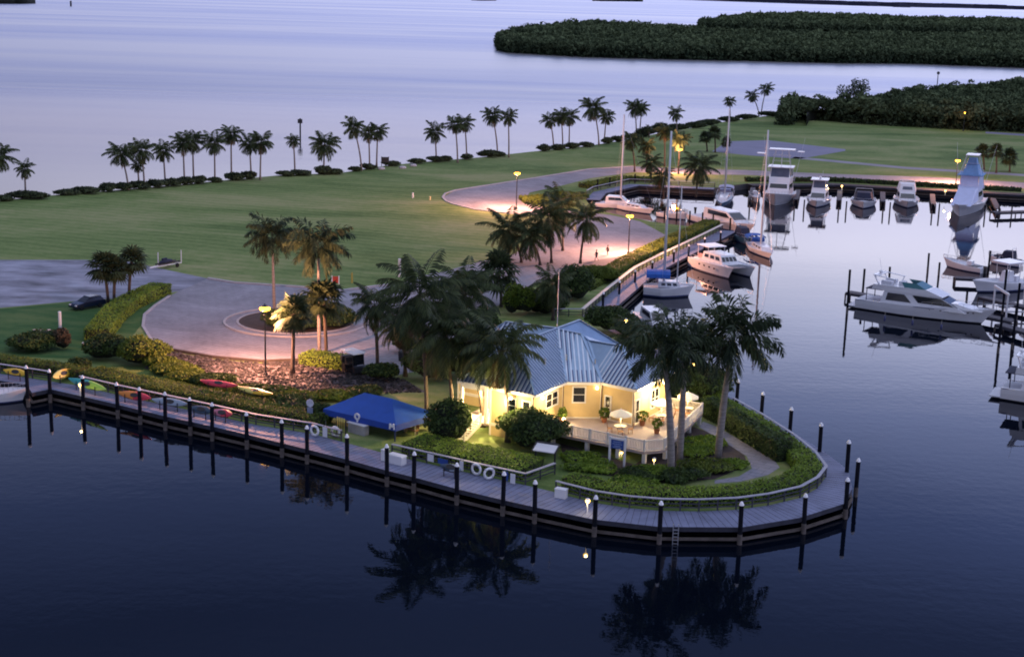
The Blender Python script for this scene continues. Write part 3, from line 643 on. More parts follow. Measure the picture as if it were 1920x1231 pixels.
hedge([(1052, 918), (1115, 935), (1180, 945), (1240, 949), (1310, 950), (1380, 947), (1440, 939), (1500, 925), (1528, 908), (1540, 892), (1520, 866), (1480, 834), (1424, 798), (1370, 768), (1318, 735)], 2.3, 1.15, 'clipped_hedge', 'curved bright green hedge following the railing round the point', 'hedges along the boardwalk', HEDGE, seed=4)
hedge([(1455, 866), (1400, 832), (1345, 796), (1310, 778)], 1.6, 1.9, 'clipped_hedge', 'taller dark hedge between the garden path and the point', 'hedges along the boardwalk', SHRUB, seed=5, side=-1, leaf=.18)
hedge([(205, 640), (235, 600), (262, 578), (300, 560), (322, 551)], 3.0, 1.5, 'clipped_hedge', 'hedge curving along the left kerb of the turning circle', 'hedges beside the roads', HEDGE, seed=6)
hedge([(1110, 545), (1190, 498), (1240, 472), (1350, 422)], 3.0, .9, 'clipped_hedge', 'low olive hedge between the marina road and the basin railing', 'hedges beside the roads', HEDGEY, seed=7, leaf=.2, dens=26)
hedge([(985, 383), (1010, 383), (1060, 379), (1105, 371)], 7.0, .8, 'clipped_hedge', 'olive planting inside the road bend by the inlet', 'hedges beside the roads', HEDGEY, seed=8, leaf=.28, dens=14)
hedge([(1400, 341), (1562, 341), (1725, 350), (1915, 360)], 1.5, .9, 'clipped_hedge', 'thin dark hedge on the far quay behind the row of motor boats', 'hedges beside the roads', SHRUB, seed=9, leaf=.28, dens=14)
hedge([(1110, 354), (1180, 340), (1240, 342)], 3.5, .9, 'clipped_hedge', 'hedge between the inlet boardwalk and the upper road', 'hedges beside the roads', HEDGEY, seed=10, leaf=.28, dens=14)
hedge([(560, 684), (640, 696)], 3.0, 1.3, 'clipped_hedge', 'low hedge under the roundabout palms beside the golf cart', 'hedges beside the roads', HEDGE, seed=12)
SH = [(985, 842, 7.2, 3.7, 'large round shrub in front of the bright clubhouse wall', SHRUB), (850, 830, 5, 4.5, 'tall dark shrub between the blue canopy and the clubhouse stairs', SHRUB), (722, 712, 4.2, 2.0, 'dark mound shrub at the foot of the palm by the golf cart', SHRUB),
      (806, 712, 5.5, 3.6, 'dark dome shrub behind the blue canopy', SHRUB), (860, 705, 7, 4.5, 'dense dark thicket left of the blue roof', SHRUB), (905, 640, 7, 4.5, 'dark thicket above the left roof slope', SHRUB),
      (975, 590, 4.5, 4.2, 'bright green upright shrub behind the clubhouse', SHRUBL), (1072, 560, 6.5, 5.0, 'round dark tree beside the basin railing', SHRUB), (1020, 585, 6, 3.5, 'dark shrub behind the ridge of the blue roof', SHRUB), (1130, 530, 6, 2.6, 'low shrub between the road and the basin railing', HEDGEY),
      (1140, 625, 7, 3.5, 'dark shrub between the roof and the basin boardwalk', SHRUB), (1200, 665, 6, 3.6, 'dark shrub below the small lamp at the roof corner', SHRUB), (1290, 752, 7, 4.2, 'dark shrub between the deck and the small moored boat', SHRUB), (1330, 745, 5, 3.2, 'dark green shrub left of the first white capped piling', SHRUB),
      (262, 682, 6.0, 3.4, 'shrub lit orange by the street lamp', HEDGEY), (300, 690, 4, 1.5, 'golden grasses lit beside the rock bank', HEDGEY), (205, 672, 6.0, 3.0, 'dark shrub left of the orange lit one', SHRUB), (120, 655, 2.4, 2.6, 'brown dead looking shrub on the left lawn', pm('dry_leaf_mat', (.06, .045, .025), .9)),
      (60, 655, 7.5, 2.0, 'low dark shrub bed on the left lawn', SHRUB), (150, 696, 3.0, 1.6, 'small dark palmetto beside the yellow kayak', SHRUB), (350, 712, 5, 1.0, 'grey green ground shrub below the rock bank', HEDGEY), (430, 738, 4, 1.0, 'ground shrub above the red kayak', HEDGEY), (540, 770, 7, 1.6, 'dark shrub left of the blue canopy', SHRUB),
      (600, 790, 4, 2.0, 'dark shrub under the left edge of the blue canopy', SHRUB), (1270, 900, 5, .9, 'low spiky shrub at the foot of the royal palms', SHRUB), (1320, 880, 5.5, .8, 'low ground planting right of the royal palms', HEDGEY), (1200, 895, 5, .7, 'low ground planting below the blue sign', SHRUB), (1325, 835, 5.5, .7, 'grass tuft planting between deck and garden path', HEDGE),
      (330, 700, 6, 1.3, 'golden grass clump at the left end of the rock bank', HEDGEY), (395, 722, 6, 1.2, 'grey green ground cover below the rocks left of the red kayak', SHRUB), (490, 745, 6.5, 1.3, 'ground cover below the rocks above the pale yellow kayak', SHRUB), (560, 752, 6, 1.2, 'ground cover at the foot of the rock bank left of the canopy', HEDGEY), (625, 748, 5, 1.0, 'dry ground cover behind the canopy on the rock bank', HEDGEY), (690, 742, 5, 1.2, 'ground cover behind the ridge of the blue canopy', SHRUB),
      (1110, 880, 5, .6, 'low ground planting left of the blue sign posts', HEDGE), (1085, 862, 4, .6, 'low planting at the deck edge beside the big round shrub', HEDGE), (1230, 892, 5, .7, 'grassy planting in front of the left royal palm', HEDGE), (1375, 872, 3.5, .6, 'low planting at the bend of the garden path', HEDGE), (1300, 850, 4, .6, 'grass clump between the royal palms', HEDGE), (1180, 905, 5, .6, 'low planting just inside the curved hedge', HEDGE),
      (890, 560, 7, 4.0, 'dark shrub at the road edge behind the garden palms', SHRUB), (770, 660, 5, 3, 'dark shrub behind the golf cart', SHRUB)]
for i, (x, y, w, h, l, m) in enumerate(SH): shrub(x, y, w, h, 'shrub', l, 'garden shrubs', m, seed=i, lobes=8)
for i, (x, y, w, h, l) in enumerate([(545, 617, 6.5, 2.8, 'big dark shrub left on the roundabout next to the lamp'), (580, 604, 7, 3.2, 'big dark shrub in the middle of the roundabout'), (630, 612, 6.5, 2.6, 'big dark shrub right on the roundabout')]):
    shrub(x, y, w, h, 'shrub', l, 'roundabout shrubs', SHRUB, seed=60 + i, lobes=9)
rs_ = random.Random(5); k = 0
SROW = [(8, 12, 1.0), (45, 26, 1.4), (125, 14, 1.0), (160, 18, 1.2), (200, 10, 1.6), (232, 14, 1.4), (262, 14, 1.5), (292, 12, 1.5), (322, 12, 1.4), (350, 12, 1.4), (372, 10, 1.4), (403, 10, .9), (440, 16, 1.4), (465, 12, 1.5), (535, 14, 1.0), (565, 14, 1.1), (605, 10, 1.8), (625, 12, 1.0),
        (668, 8, .9), (690, 10, 1.1), (735, 12, 1.0), (780, 12, 1.1), (815, 12, 1.2), (835, 9, 1.1), (875, 9, 1.2), (917, 12, 1.6), (935, 9, 1.0), (1020, 9, 1.6), (1045, 9, 1.4), (1070, 10, 1.4), (1100, 10, 1.2), (1137, 8, 1.6), (1160, 10, 1.5), (1185, 12, 1.5), (1210, 12, 2.6), (1240, 14, 3.0), (1270, 14, 2.0), (1300, 14, 1.8), (1330, 14, 1.8), (1365, 14, 1.6), (1400, 14, 1.6), (1440, 14, 1.6)]
def shore_y(x):
    for (x0, y0), (x1, y1) in zip(SHORE_PX, SHORE_PX[1:]):
        if x0 <= x <= x1: return y0 + (y1 - y0) * (x - x0) / (x1 - x0)
    return 215
for i, (x, hw, h) in enumerate(SROW):
    y = shore_y(x) + 1.5; ppm = 2800 / G(x, y).y
    shrub(x, y, 3.2 * hw / ppm, h * 1.15, 'shore_shrub', 'low dark shrub on the bay shoreline, %s' % (('%s from the left' % ORD[i]) if i < 32 else 'near the marina end, %s from the right' % ORD[len(SROW) - 1 - i]), 'dark shrubs along the bay shore', SHORE, leaf=.3, dens=9, seed=200 + i, d=3.4, lobes=13)
# ------------------------------------------------------------------ mangrove woods (far-off masses)
def in_poly(x, y, poly):
    r = False; n = len(poly)
    for i in range(n):
        (x0, y0), (x1, y1) = poly[i], poly[(i + 1) % n]
        if (y0 > y) != (y1 > y) and x < (x1 - x0) * (y - y0) / (y1 - y0) + x0: r = not r
    return r
def wood(name, label, front, back, hmax, dens, seed, z0, mat=None, rmin=2.6, nq=26):
    """wood standing between a surveyed front foot line and a surveyed back canopy line"""
    rng = np_rng(seed); R_ = random.Random(seed)
    fr = [G(x, y, z0) for x, y in front]; bk = [G(x, y, hmax + z0 - 1) for x, y in back]
    poly = [(p.x, p.y) for p in fr] + [(p.x, p.y) for p in bk[::-1]]
    mb = MB(); cx = sum(p[0] for p in poly) / len(poly); cy = sum(p[1] for p in poly) / len(poly)
    o = Vector((poly[0][0], poly[0][1], z0)); 
    core = [(p.x + (7 * p.y / 500 if i_ == 0 else 0), p.y + 5 * (p.y / 500)) for i_, p in enumerate(fr)] + [(p.x + (7 * p.y / 500 if i_ == len(bk) - 1 else 0), p.y) for i_, p in enumerate(bk[::-1])]; mb.prism([(x - o.x, y - o.y) for x, y in core], -.5, hmax * .45, 0)
    xs = [p[0] for p in poly]; ys = [p[1] for p in poly]; Q = []; T = []
    # spacing grows with distance so far crowns are not finer than the eye can resolve
    y = min(ys)
    while y < max(ys):
        r = max(rmin, y / 330.0); x = min(xs)
        while x < max(xs):
            jx, jy = x + R_.uniform(-.6, .6) * r, y + R_.uniform(-.6, .6) * r; x += r * dens
            if abs(jx) > jy * .40 or not in_poly(jx, jy, poly): continue
            h = hmax * (R_.uniform(.66, 1.02) if R_.random() > .06 else R_.uniform(1.05, 1.3)) * (1 + .12 * math.sin(jx * .03) * math.cos(jy * .021)); rr = r * R_.uniform(.75, 1.2)
            p, nn = blob_points(rng, nq, (jx - o.x, jy - o.y, h - rr * .55), (rr, rr, rr * .62), -.35); Q.append(quads_at(rng, p, nn, rr * .40, .6)); T.append(np.clip(R_.choice([.08, .16, .25, .36, .5]) + .30 * nn[:, 2] + R_.uniform(-.05, .05), 0, 1))  # random crown tone plus painted top light: upward leaves get a lighter tint
        y += r * dens * .9
    # skirt along the water side
    sk = [Vector((bk[0].x, bk[0].y, z0))] + fr
    for a, b in zip(sk, sk[1:]):
        L_ = (b - a).length; n = int(L_ / (max(rmin, a.y / 330) * .55)) + 1
        for k in range(n):
            q = a + (b - a) * (k + R_.random()) / n; rr = max(rmin, q.y / 330) * R_.uniform(.7, 1.1)
            for hh in (.08, .3, .55, .8):
                p, nn = blob_points(rng, nq // 2, (q.x - o.x + R_.uniform(-2, 2), q.y - o.y + R_.uniform(-3.5, 3) * q.y / 700, hmax * hh * R_.uniform(.8, 1.15)), (rr, rr, rr * .7), -.6); Q.append(quads_at(rng, p, nn, rr * .40, .6)); T.append(np.clip(R_.choice([-.1, .0, .1, .3]) + .3 * hh + .2 * nn[:, 2], 0, 1) * (.25 + .75 * hh))  # painted shade: tint darkens toward the foot, lightens on upward leaves
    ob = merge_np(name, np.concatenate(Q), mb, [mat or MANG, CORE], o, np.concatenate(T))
    return tag(ob, label, 'mangroves', None, 'stuff')
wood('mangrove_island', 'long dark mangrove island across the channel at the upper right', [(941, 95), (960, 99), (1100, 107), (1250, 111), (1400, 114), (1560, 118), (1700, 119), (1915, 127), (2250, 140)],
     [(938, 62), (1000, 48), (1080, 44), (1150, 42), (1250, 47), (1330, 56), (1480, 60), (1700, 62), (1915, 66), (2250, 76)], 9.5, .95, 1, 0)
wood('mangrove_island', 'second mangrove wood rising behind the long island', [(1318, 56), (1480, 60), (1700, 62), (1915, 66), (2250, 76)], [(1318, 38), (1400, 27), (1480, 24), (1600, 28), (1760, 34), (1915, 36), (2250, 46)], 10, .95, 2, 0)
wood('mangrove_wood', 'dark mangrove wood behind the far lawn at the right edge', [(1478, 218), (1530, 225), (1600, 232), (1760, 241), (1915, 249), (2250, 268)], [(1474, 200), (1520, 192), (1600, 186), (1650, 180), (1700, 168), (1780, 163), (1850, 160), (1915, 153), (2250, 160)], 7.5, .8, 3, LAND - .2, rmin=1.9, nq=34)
# single trees at the edge of the wood
def small_tree(px, py, h, w, name, label, seed, mat=SHORE, blobs=18, leaf=.38):
    rng = np_rng(seed); loc = G(px, py); root = thing(name, label, 'tree', loc, 0, 'trees at the edge of the mangroves')
    mb = MB(); mb.tube([(0, 0, -.2), (.1, 0, h * .35), (0, .1, h * .7)], [.22, .16, .08], 7); Q = []
    for k in range(blobs):
        a = rng.uniform(0, 6.28); q = w * .5 * rng.uniform(.1, .8); c = np.array([q * math.cos(a), q * math.sin(a), h * rng.uniform(.45, .95)])
        mb.tube([(0, 0, h * .4), tuple(c * .6 + np.array([0, 0, h * .2])), tuple(c)], [.1, .06, .03], 5)
        p, nn = blob_points(rng, 90, c, np.array([w * .15, w * .15, h * .12]), -.9); Q.append(quads_at(rng, p, nn, leaf))
    mb.build('trunk', TRUNKD, root); link('crown', np_mesh('crown', np.concatenate(Q), 4, mat), root)
    return root
small_tree(1598, 200, 10.5, 13, 'feathery_tree', 'tall feathery tree standing above the mangrove wood', 1)
small_tree(1480, 212, 5.0, 7, 'coastal_tree', 'small bushy tree at the left tip of the mangrove wood', 2, blobs=12)
small_tree(1500, 209, 5.5, 7, 'coastal_tree', 'rounded tree just right of the left tip of the mangrove wood', 3, blobs=12)
# far shore, islets, markers
def flat_islet(name, label, pts, h, seed):
    rng = np_rng(seed); ps = [G(x, y, 0) for x, y in pts]; o = ps[0]; Q = []; mb = MB()
    for a, b in zip(ps, ps[1:]):
        n = max(3, int((b - a).length / (a.y / 260)))
        for k in range(n):
            q = a + (b - a) * (k + rng.random()) / n; r = a.y / 300
            p, nn = blob_points(rng, 14, (q.x - o.x, q.y - o.y, h * rng.uniform(.4, .8)), (r, r * 2, h * .5), -.9); Q.append(quads_at(rng, p, nn, r * .6))
        mb.bar(a - o + Vector((0, 0, h * .3)), b - o + Vector((0, 0, h * .3)), 30, h * .6)
    return tag(merge_np(name, np.concatenate(Q), mb, [SHORE, CORE], o), label, 'islet', None)
flat_islet('mangrove_islet', 'dark islet cut by the top left corner', [(-60, 6), (20, 7), (47, 6)], 14, 1)
flat_islet('mangrove_islet', 'tiny islet at the top edge left of the centre right', [(893, 1), (921, 1)], 9, 2)
flat_islet('mangrove_islet', 'low islet at the top edge above the mangrove island', [(1118, 2), (1198, 3)], 9, 3)
FARM = pm('far_shore_mat', (.035, .038, .07), .95, .3, .003)
mb = MB(); fp = [G(x, y, 0) for x, y in [(1270, -1), (1350, 2), (1500, 7), (1650, 12), (1800, 15), (1915, 18), (2300, 30)]]
rr_ = random.Random(3)
for a, b in zip(fp, fp[1:]):
    for k in range(24):
        u0, u1 = k / 24, (k + 1) / 24; p, q = a + (b - a) * u0, a + (b - a) * u1; hgt = rr_.uniform(9, 16)
        mb.bar(p + Vector((0, 0, hgt / 2)), q + Vector((0, 0, hgt / 2)), 150, hgt)
structure(mb.build('far_shore', FARM))
t = thing('barge', 'small dark barge far out below the far shore', 'barge', G(1690, 14, 0)); mb = MB(); mb.box((0, 0, 3), (60, 14, 6), 0, 0, .95); mb.build('hull', FARM, t); mb = MB(); mb.box((-18, 0, 8.5), (14, 10, 5)); mb.build('cabin', FARM, t)
def marker(px, py, ty, label, w=.35):
    b = G(px, py, 0); h = V(px, ty, b.y).z; t = thing('channel_marker', label, 'channel marker', b, 0, 'channel markers in the bay')
    mb = MB(); mb.tube([(0, 0, -1), (0, 0, h)], w, 8); mb.build('post', PILE, t); mb = MB(); mb.box((0, -.1 - w, h - .8), (1.4, .1, 1.2)); mb.build('board', DARKM, t)
marker(563, 256, 222, 'channel marker post standing in the bay behind the palms', .22)
marker(1757, 162, 134, 'thin channel marker in front of the mangrove island', .22)
marker(133, 12, 2, 'distant channel marker by the top left islet', 1.2)
# ------------------------------------------------------------------ clubhouse
HA = math.atan2(-.52, .854)
YELLOW = pm('yellow_stucco_mat', (.64, .48, .23), .85, .08, .8, bump=.2, bscale=20)
ROOFM = pm('metal_roof_mat', (.25, .36, .50), .36, .12, .6, metal=.5)
RIBM = pm('roof_seam_mat', (.56, .64, .74), .35, .08, 1, metal=.4)
RIBD = pm('roof_groove_mat', (.05, .08, .20), .5, .1, 1)
PORCH = pm('porch_floor_mat', (.42, .34, .30), .7, .12, 1)
WARM = (1.0, .72, .34)
house = thing('clubhouse', 'yellow clubhouse with blue ribbed metal roof, lit warm under the eaves', 'building', (2.4, 139.0, 0), HA)
foot = [(-8.4, 4.5), (-5.4, 4.5), (-5.4, .6), (-.6, .6), (-.6, 6.5), (2.6, 8.8), (6.4, 8.45), (6.4, 16), (-.6, 16), (-.6, 20.4), (-8.4, 20.4), (-8.4, 16), (-14.4, 16), (-14.4, 8.4), (-8.4, 8.4)]
mb = MB(); mb.prism(foot, LAND - .2, 6.33); mb.build('wall', YELLOW, house)
mb = MB(); fp2 = [(x * 1.004 + .02 * (1 if x > 0 else -1), y) for x, y in foot]
for i in range(len(foot)):
    a, b = foot[i], foot[(i + 1) % len(foot)]
    mb.bar((a[0], a[1], 2.45), (b[0], b[1], 2.45), .12, .3)
    mb.bar((a[0], a[1], 6.12), (b[0], b[1], 6.12), .14, .36)
    mb.bar((a[0], a[1], LAND), (a[0], a[1], 6.3), .17)
mb.build('corner_trim', CREAM, house)
E_ = 6.4
v_ = dict(A0=(0, 0, E_), A1=(0, 6.2, E_), B1=(2.9, 8.2, E_), C1=(7, 7.8, E_), C2=(7, 16.6, E_), Pk=(-4.5, 11.6, 10.2), Rl=(-4.45, 4.3, 10.15), Q=(-1.9, 12.3, 9.9), Q2=(-1, 12.25, 9.35), Rr=(3, 12.2, 9.35), Y0=(0, 16.6, E_), ap=(-4.55, 16.7, 10.2),
          D=(0, 21, E_), Dl=(-9, 21, E_), Al=(-9, 0, E_), L0=(-9, 7.8, E_), L1=(-15, 7.8, E_), L2=(-15, 16.6, E_), L3=(-9, 16.6, E_), Lr=(-11, 12.2, 9.9), Pl=(-4.6, 12.2, 10.1), A2=(-9, 7.8, E_))
ROOF = ['A0 A1 Pk Rl', 'A1 B1 Q Pk', 'B1 Q2 Q', 'B1 C1 Rr Q2', 'C1 C2 Rr', 'C2 Y0 Q2 Rr', 'Y0 D ap Pk Q Q2', 'D Dl ap', 'Dl L3 Pl ap', 'L3 L2 Lr Pl', 'L2 L1 Lr', 'L1 L0 Pl Lr', 'L0 Al Rl Pk Pl', 'Al A0 Rl']
mb = MB()
for f in ROOF:
    pts = [Vector(v_[k]) for k in f.split()]; mb.add(pts, [tuple(range(len(pts)))], 0)
    e = (pts[1] - pts[0]); 
    if f == 'B1 Q2 Q': continue
    n = Vector((0, 0, 0))
    for i in range(1, len(pts) - 1): n += (pts[i] - pts[0]).cross(pts[i + 1] - pts[0])
    n.normalize(); n = n if n.z > 0 else -n
    ex = e.normalized(); ey = n.cross(ex); q2 = [((p - pts[0]).dot(ex), (p - pts[0]).dot(ey)) for p in pts]
    x0 = min(q[0] for q in q2); x1 = max(q[0] for q in q2); x = x0 + .25
    while x < x1 - .1:
        ys = []
        for i in range(len(q2)):
            (a, b), (c, d) = q2[i], q2[(i + 1) % len(q2)]
            if (a <= x < c) or (c <= x < a): ys.append(b + (d - b) * (x - a) / (c - a))
        if len(ys) >= 2:
            lo, hi = min(ys), max(ys); up = n * .045
            mb.bar(pts[0] + ex * x + ey * (lo + .02) + up, pts[0] + ex * x + ey * (hi - .04) + up, .15, .06, 1)
            mb.bar(pts[0] + ex * (x + .14) + ey * (lo + .02) + n * .008, pts[0] + ex * (x + .14) + ey * (hi - .04) + n * .008, .13, .012, 2)
        x += .46
for a, b in [('Pk', 'A1'), ('Rl', 'A0'), ('Rl', 'Pk'), ('Pk', 'Q'), ('Q', 'B1'), ('Q', 'Q2'), ('Q2', 'B1'), ('Q2', 'Rr'), ('Rr', 'C1'), ('Rr', 'C2'), ('Pk', 'ap'), ('ap', 'D'), ('Rl', 'Al'), ('ap', 'Dl'), ('Lr', 'L1'), ('Lr', 'Pl'), ('Lr', 'L2')]:
    mb.bar(Vector(v_[a]) + Vector((0, 0, .07)), Vector(v_[b]) + Vector((0, 0, .07)), .24, .08, 0)
roof = mb.build('roof', [ROOFM, RIBM, RIBD], house)
mb = MB(); ev = ['A0', 'A1', 'B1', 'C1', 'C2', 'Y0', 'D', 'Dl', 'L3', 'L2', 'L1', 'L0', 'Al', 'A0']
for a, b in zip(ev, ev[1:]): mb.bar(Vector(v_[a]) - Vector((0, 0, .12)), Vector(v_[b]) - Vector((0, 0, .12)), .12, .24)
mb.build('fascia', CREAM, roof)
mb = MB(); mb.tube([(-4.5, 11.8, 10.2), (-4.5, 11.8, 16.5)], [.05, .03], 6); mb.build('antenna', STEEL, house)
for x_, y_, z_ in [(-2.0, 5.2, 8.0), (1.2, 9.8, 7.5), (-1.4, 8.5, 7.8)]: mb = MB(); mb.tube([(x_, y_, z_ - .4), (x_, y_, z_ + .75)], .09, 8); mb.build('roof_vent', STEEL, roof)
for x_, y_ in [(-.48, 6.42), (2.7, 8.62), (6.5, 8.3), (-.48, .5)]: mb = MB(); mb.tube([(x_, y_, LAND), (x_, y_, 6.2)], .06, 6); mb.build('downspout', pm('downspout_mat', (.16, .11, .07), .5), house)
def wall_window(a, b, u, w, z0, z1, name='window', mull=1, dark=True, parent=house):
    """window on wall line a-b (outside on the right of a->b), centre at fraction u"""
    a, b = Vector((*a, 0)), Vector((*b, 0)); d = (b - a).normalized(); n = Vector((d.y, -d.x, 0)); c = a + (b - a) * u; zc = (z0 + z1) / 2
    rz = math.atan2(d.y, d.x); mb = MB(); t = .14
    for zz in (z0 - t / 2, z1 + t / 2): mb.box(tuple(c + n * .05 + Vector((0, 0, zz))), (w + 2 * t, .12, t), rz)
    for s in (-1, 1): mb.box(tuple(c + d * s * (w / 2 + t / 2) + n * .05 + Vector((0, 0, zc))), (t, .115, z1 - z0), rz)
    for k in range(1, mull + 1): mb.box(tuple(c + d * (w * k / (mull + 1) - w / 2) + n * .05 + Vector((0, 0, zc))), (.09, .11, z1 - z0), rz)
    mb.box(tuple(c + n * .04 + Vector((0, 0, zc))), (w, .085, .06), rz)
    fr_ = mb.build(name, CREAM, parent); mb = MB(); mb.box(tuple(c + n * .03 + Vector((0, 0, zc))), (w, .04, z1 - z0), rz); mb.build('pane', GLASS, fr_)
wall_window((-5.4, .6), (-.6, .6), .52, .75, 4.1, 5.4, mull=0); wall_window((-5.4, .6), (-.6, .6), .86, .75, 4.1, 5.4, mull=0)
wall_window((-.6, .6), (-.6, 6.5), .62, 2.2, 4.3, 5.6, mull=1)
wall_window((-.6, 6.5), (2.6, 8.8), .42, 1.15, 4.2, 5.7, mull=0)
wall_window((2.6, 8.8), (6.4, 8.45), .22, .55, 2.7, 4.9, 'door', mull=0)
wall_window((6.4, 8.45), (6.4, 16), .10, .7, 2.6, 4.9, 'door', mull=0); wall_window((6.4, 8.45), (6.4, 16), .62, 1.6, 3.4, 5.2, mull=1)
# front porch
mb = MB(); mb.box((-7.2, 2.3, 2.42), (3.5, 4.3, .2)); mb.build('porch_floor', PORCH, house)
for x, y in [(-8.7, .4), (-5.75, .3)]:
    mb = MB(); mb.box((x, y, 4.35), (.28, .28, 3.7)); mb.build('porch_post', CREAM, house)
mb = MB(); mb.bar((-8.7, .5, 5.95), (-8.7, 4.5, 5.95), .2, .5); mb.bar((-8.6, .4, 5.95), (-5.8, .4, 5.95), .2, .5); mb.build('porch_beam', CREAM, house)
mb = MB()
for k in range(8): mb.box((-7.0, -.1 - k * .34, 2.4 - k * .15), (1.5, .36, .12))
for s in (-.8, .8): mb.bar((-7.0 + s, .1, 2.4), (-7.0 + s, -2.9, 1.3), .1, .3); mb.bar((-7.0 + s, .1, 3.45), (-7.0 + s, -2.9, 2.3), .1, .1); mb.bar((-7.0 + s, .1, 2.4), (-7.0 + s, .1, 3.5), .12); mb.bar((-7.0 + s, -2.9, 1.2), (-7.0 + s, -2.9, 2.5), .14)
for k in range(9):
    for s in (-.8, .8): mb.bar((-7.0 + s, -.2 - k * .31, 2.35 - k * .115), (-7.0 + s, -.2 - k * .31, 3.35 - k * .115), .05)
mb.build('stairs', CREAM, house)
# deck round the front
deck = [(-.55, 1.5), (11.3, 1.3), (12.6, 3.0), (10.3, 16.6), (6.45, 16.6), (6.45, 8.4), (2.6, 8.75), (-.55, 6.4)]
mb = MB(); mb.prism(deck, 2.25, 2.5); dk = mb.build('deck', PORCH, house)
def railing(line, z, h, parent, name='deck_railing', spacing=.17, post_every=2.1, mat=CREAM, ground=None):
    tr = MB(); ba = MB(); posts = []
    for a, b in zip(line, line[1:]):
        a, b = Vector((*a, z)), Vector((*b, z)); L_ = (b - a).length; n = max(1, round(L_ / post_every))
        tr.bar(a + Vector((0, 0, h)), b + Vector((0, 0, h)), .14, .09); tr.bar(a + Vector((0, 0, .15)), b + Vector((0, 0, .15)), .08, .09)
        for k in range(int(L_ / spacing)): q = a + (b - a) * (k + .5) * spacing / L_; ba.bar(q + Vector((0, 0, .15)), q + Vector((0, 0, h - .04)), .06)
        for k in range(n + 1): posts.append(a + (b - a) * k / n)
    r = tr.build(name, mat, parent); ba.build('balusters', mat, r)
    seen = set(); pm_ = None
    for q in posts:
        key = (round(q.x, 1), round(q.y, 1))
        if key in seen: continue
        seen.add(key); mb = MB(); mb.box((q.x, q.y, z + h / 2 + .06), (.17, .17, h + .14)); mb.build('rail_post', mat, r)
railing([(-.5, 1.55), (11.25, 1.4), (12.5, 3.0), (10.25, 16.5), (6.5, 16.5)], 2.5, 1.05, dk)
for x, y in [(1.2, 1.7), (5.0, 1.7), (8.4, 1.6), (11.2, 1.6), (12.2, 4.0), (11.4, 8.5), (10.4, 13.2), (10.1, 16.3)]:
    mb = MB(); mb.box((x, y, 1.7), (.34, .34, 1.1)); mb.build('deck_pier', CREAM, dk)
HW = lambda x, y, z: Vector((2.4 + x * .854 + y * .52, 139.0 - x * .52 + y * .854, z))
BULB = emat('warm_bulb_mat', (1, .74, .38), 14)
def wall_lamp(x, y, z, p, lx, ly, label):
    mb = MB(); mb.ball((x, y, z), .16, n=8, m=6); mb.build('wall_lamp', BULB, house); point_light('wall_light', HW(lx, ly, z - .1), WARM, p, .2)
wall_lamp(-7.1, 2.2, 5.7, 5000, -7.0, 2.0, ''); wall_lamp(-3.0, .42, 5.5, 1500, -3.0, -1.3, ''); wall_lamp(-.42, 2.2, 5.6, 620, .9, 2.6, ''); wall_lamp(.5, 4.9, 2.95, 130, .9, 4.6, '')
wall_lamp(6.6, 11.4, 5.7, 1500, 7.9, 11.2, ''); wall_lamp(2.3, 8.35, 5.7, 50, 3.2, 7.2, ''); wall_lamp(6.62, 14.8, 5.6, 300, 7.9, 14.8, '')
# deck furniture: lit parasols over round tables, chairs, planters
UMB = pm('glowing_parasol_cloth_mat', (.80, .72, .55), .7, .08, 1, emit=(1, .72, .34), estr=.35)  # cloth emits a little itself, standing in for lamplight on the parasols
TEAK = pm('teak_mat', (.30, .15, .07), .6, .2, 2)
def parasol(x, y, label):
    root = thing('patio_parasol', label, 'parasol', HW(x, y, 2.5), HA, 'cream parasols on the deck')
    mb = MB(); mb.lathe([(1.15, 1.8), (1.12, 1.93), (.6, 2.2), (.05, 2.42)], n=8); mb.build('canopy', UMB, root)
    mb = MB(); mb.tube([(0, 0, 0), (0, 0, 2.55)], .035, 8); mb.lathe([(.3, 0), (.3, .08), (.05, .12)], n=12); mb.build('pole', CREAM, root)
    point_light('table_light', HW(x + .2, y - .2, 4.05), WARM, 75, .12)
    tb = thing('patio_table', 'round deck table under the ' + label.split('parasol')[0] + 'parasol', 'table', HW(x, y, 2.5), HA, 'round tables on the deck')
    mb = MB(); mb.lathe([(.6, .70), (.62, .72), (.62, .75), (.1, .755)], n=20); mb.build('tabletop', CREAM, tb); mb = MB()
    for k in range(3): a = k * 2.094 + .4; mb.bar((.45 * math.cos(a), .45 * math.sin(a), 0), (.15 * math.cos(a), .15 * math.sin(a), .7), .05)
    mb.build('leg_frame', CREAM, tb)
    return root
def chair(x, y, rz, label):
    root = thing('deck_chair', label, 'chair', HW(x, y, 2.5), HA + rz, 'wooden chairs on the deck')
    mb = MB(); mb.box((0, 0, .45), (.5, .48, .05)); mb.build('seat', TEAK, root)
    mb = MB(); 
    for k in (-.18, -.06, .06, .18): mb.bar((k, .24, .5), (k, .32, .98), .06, .02)
    mb.bar((-.25, .33, .97), (.25, .33, .97), .05, .08); mb.build('backrest', TEAK, root)
    for sx_ in (-.22, .22):
        for sy_ in (-.2, .2): mb = MB(); mb.bar((sx_, sy_, 0), (sx_, sy_, .45), .05); mb.build('leg', TEAK, root)
parasol(6.6, 5.4, 'front lit parasol behind the blue sign on the deck'); parasol(8.2, 11.2, 'rear lit parasol by the right wall on the deck'); parasol(9.2, 15.2, 'far lit parasol at the right end of the deck')
k = 0
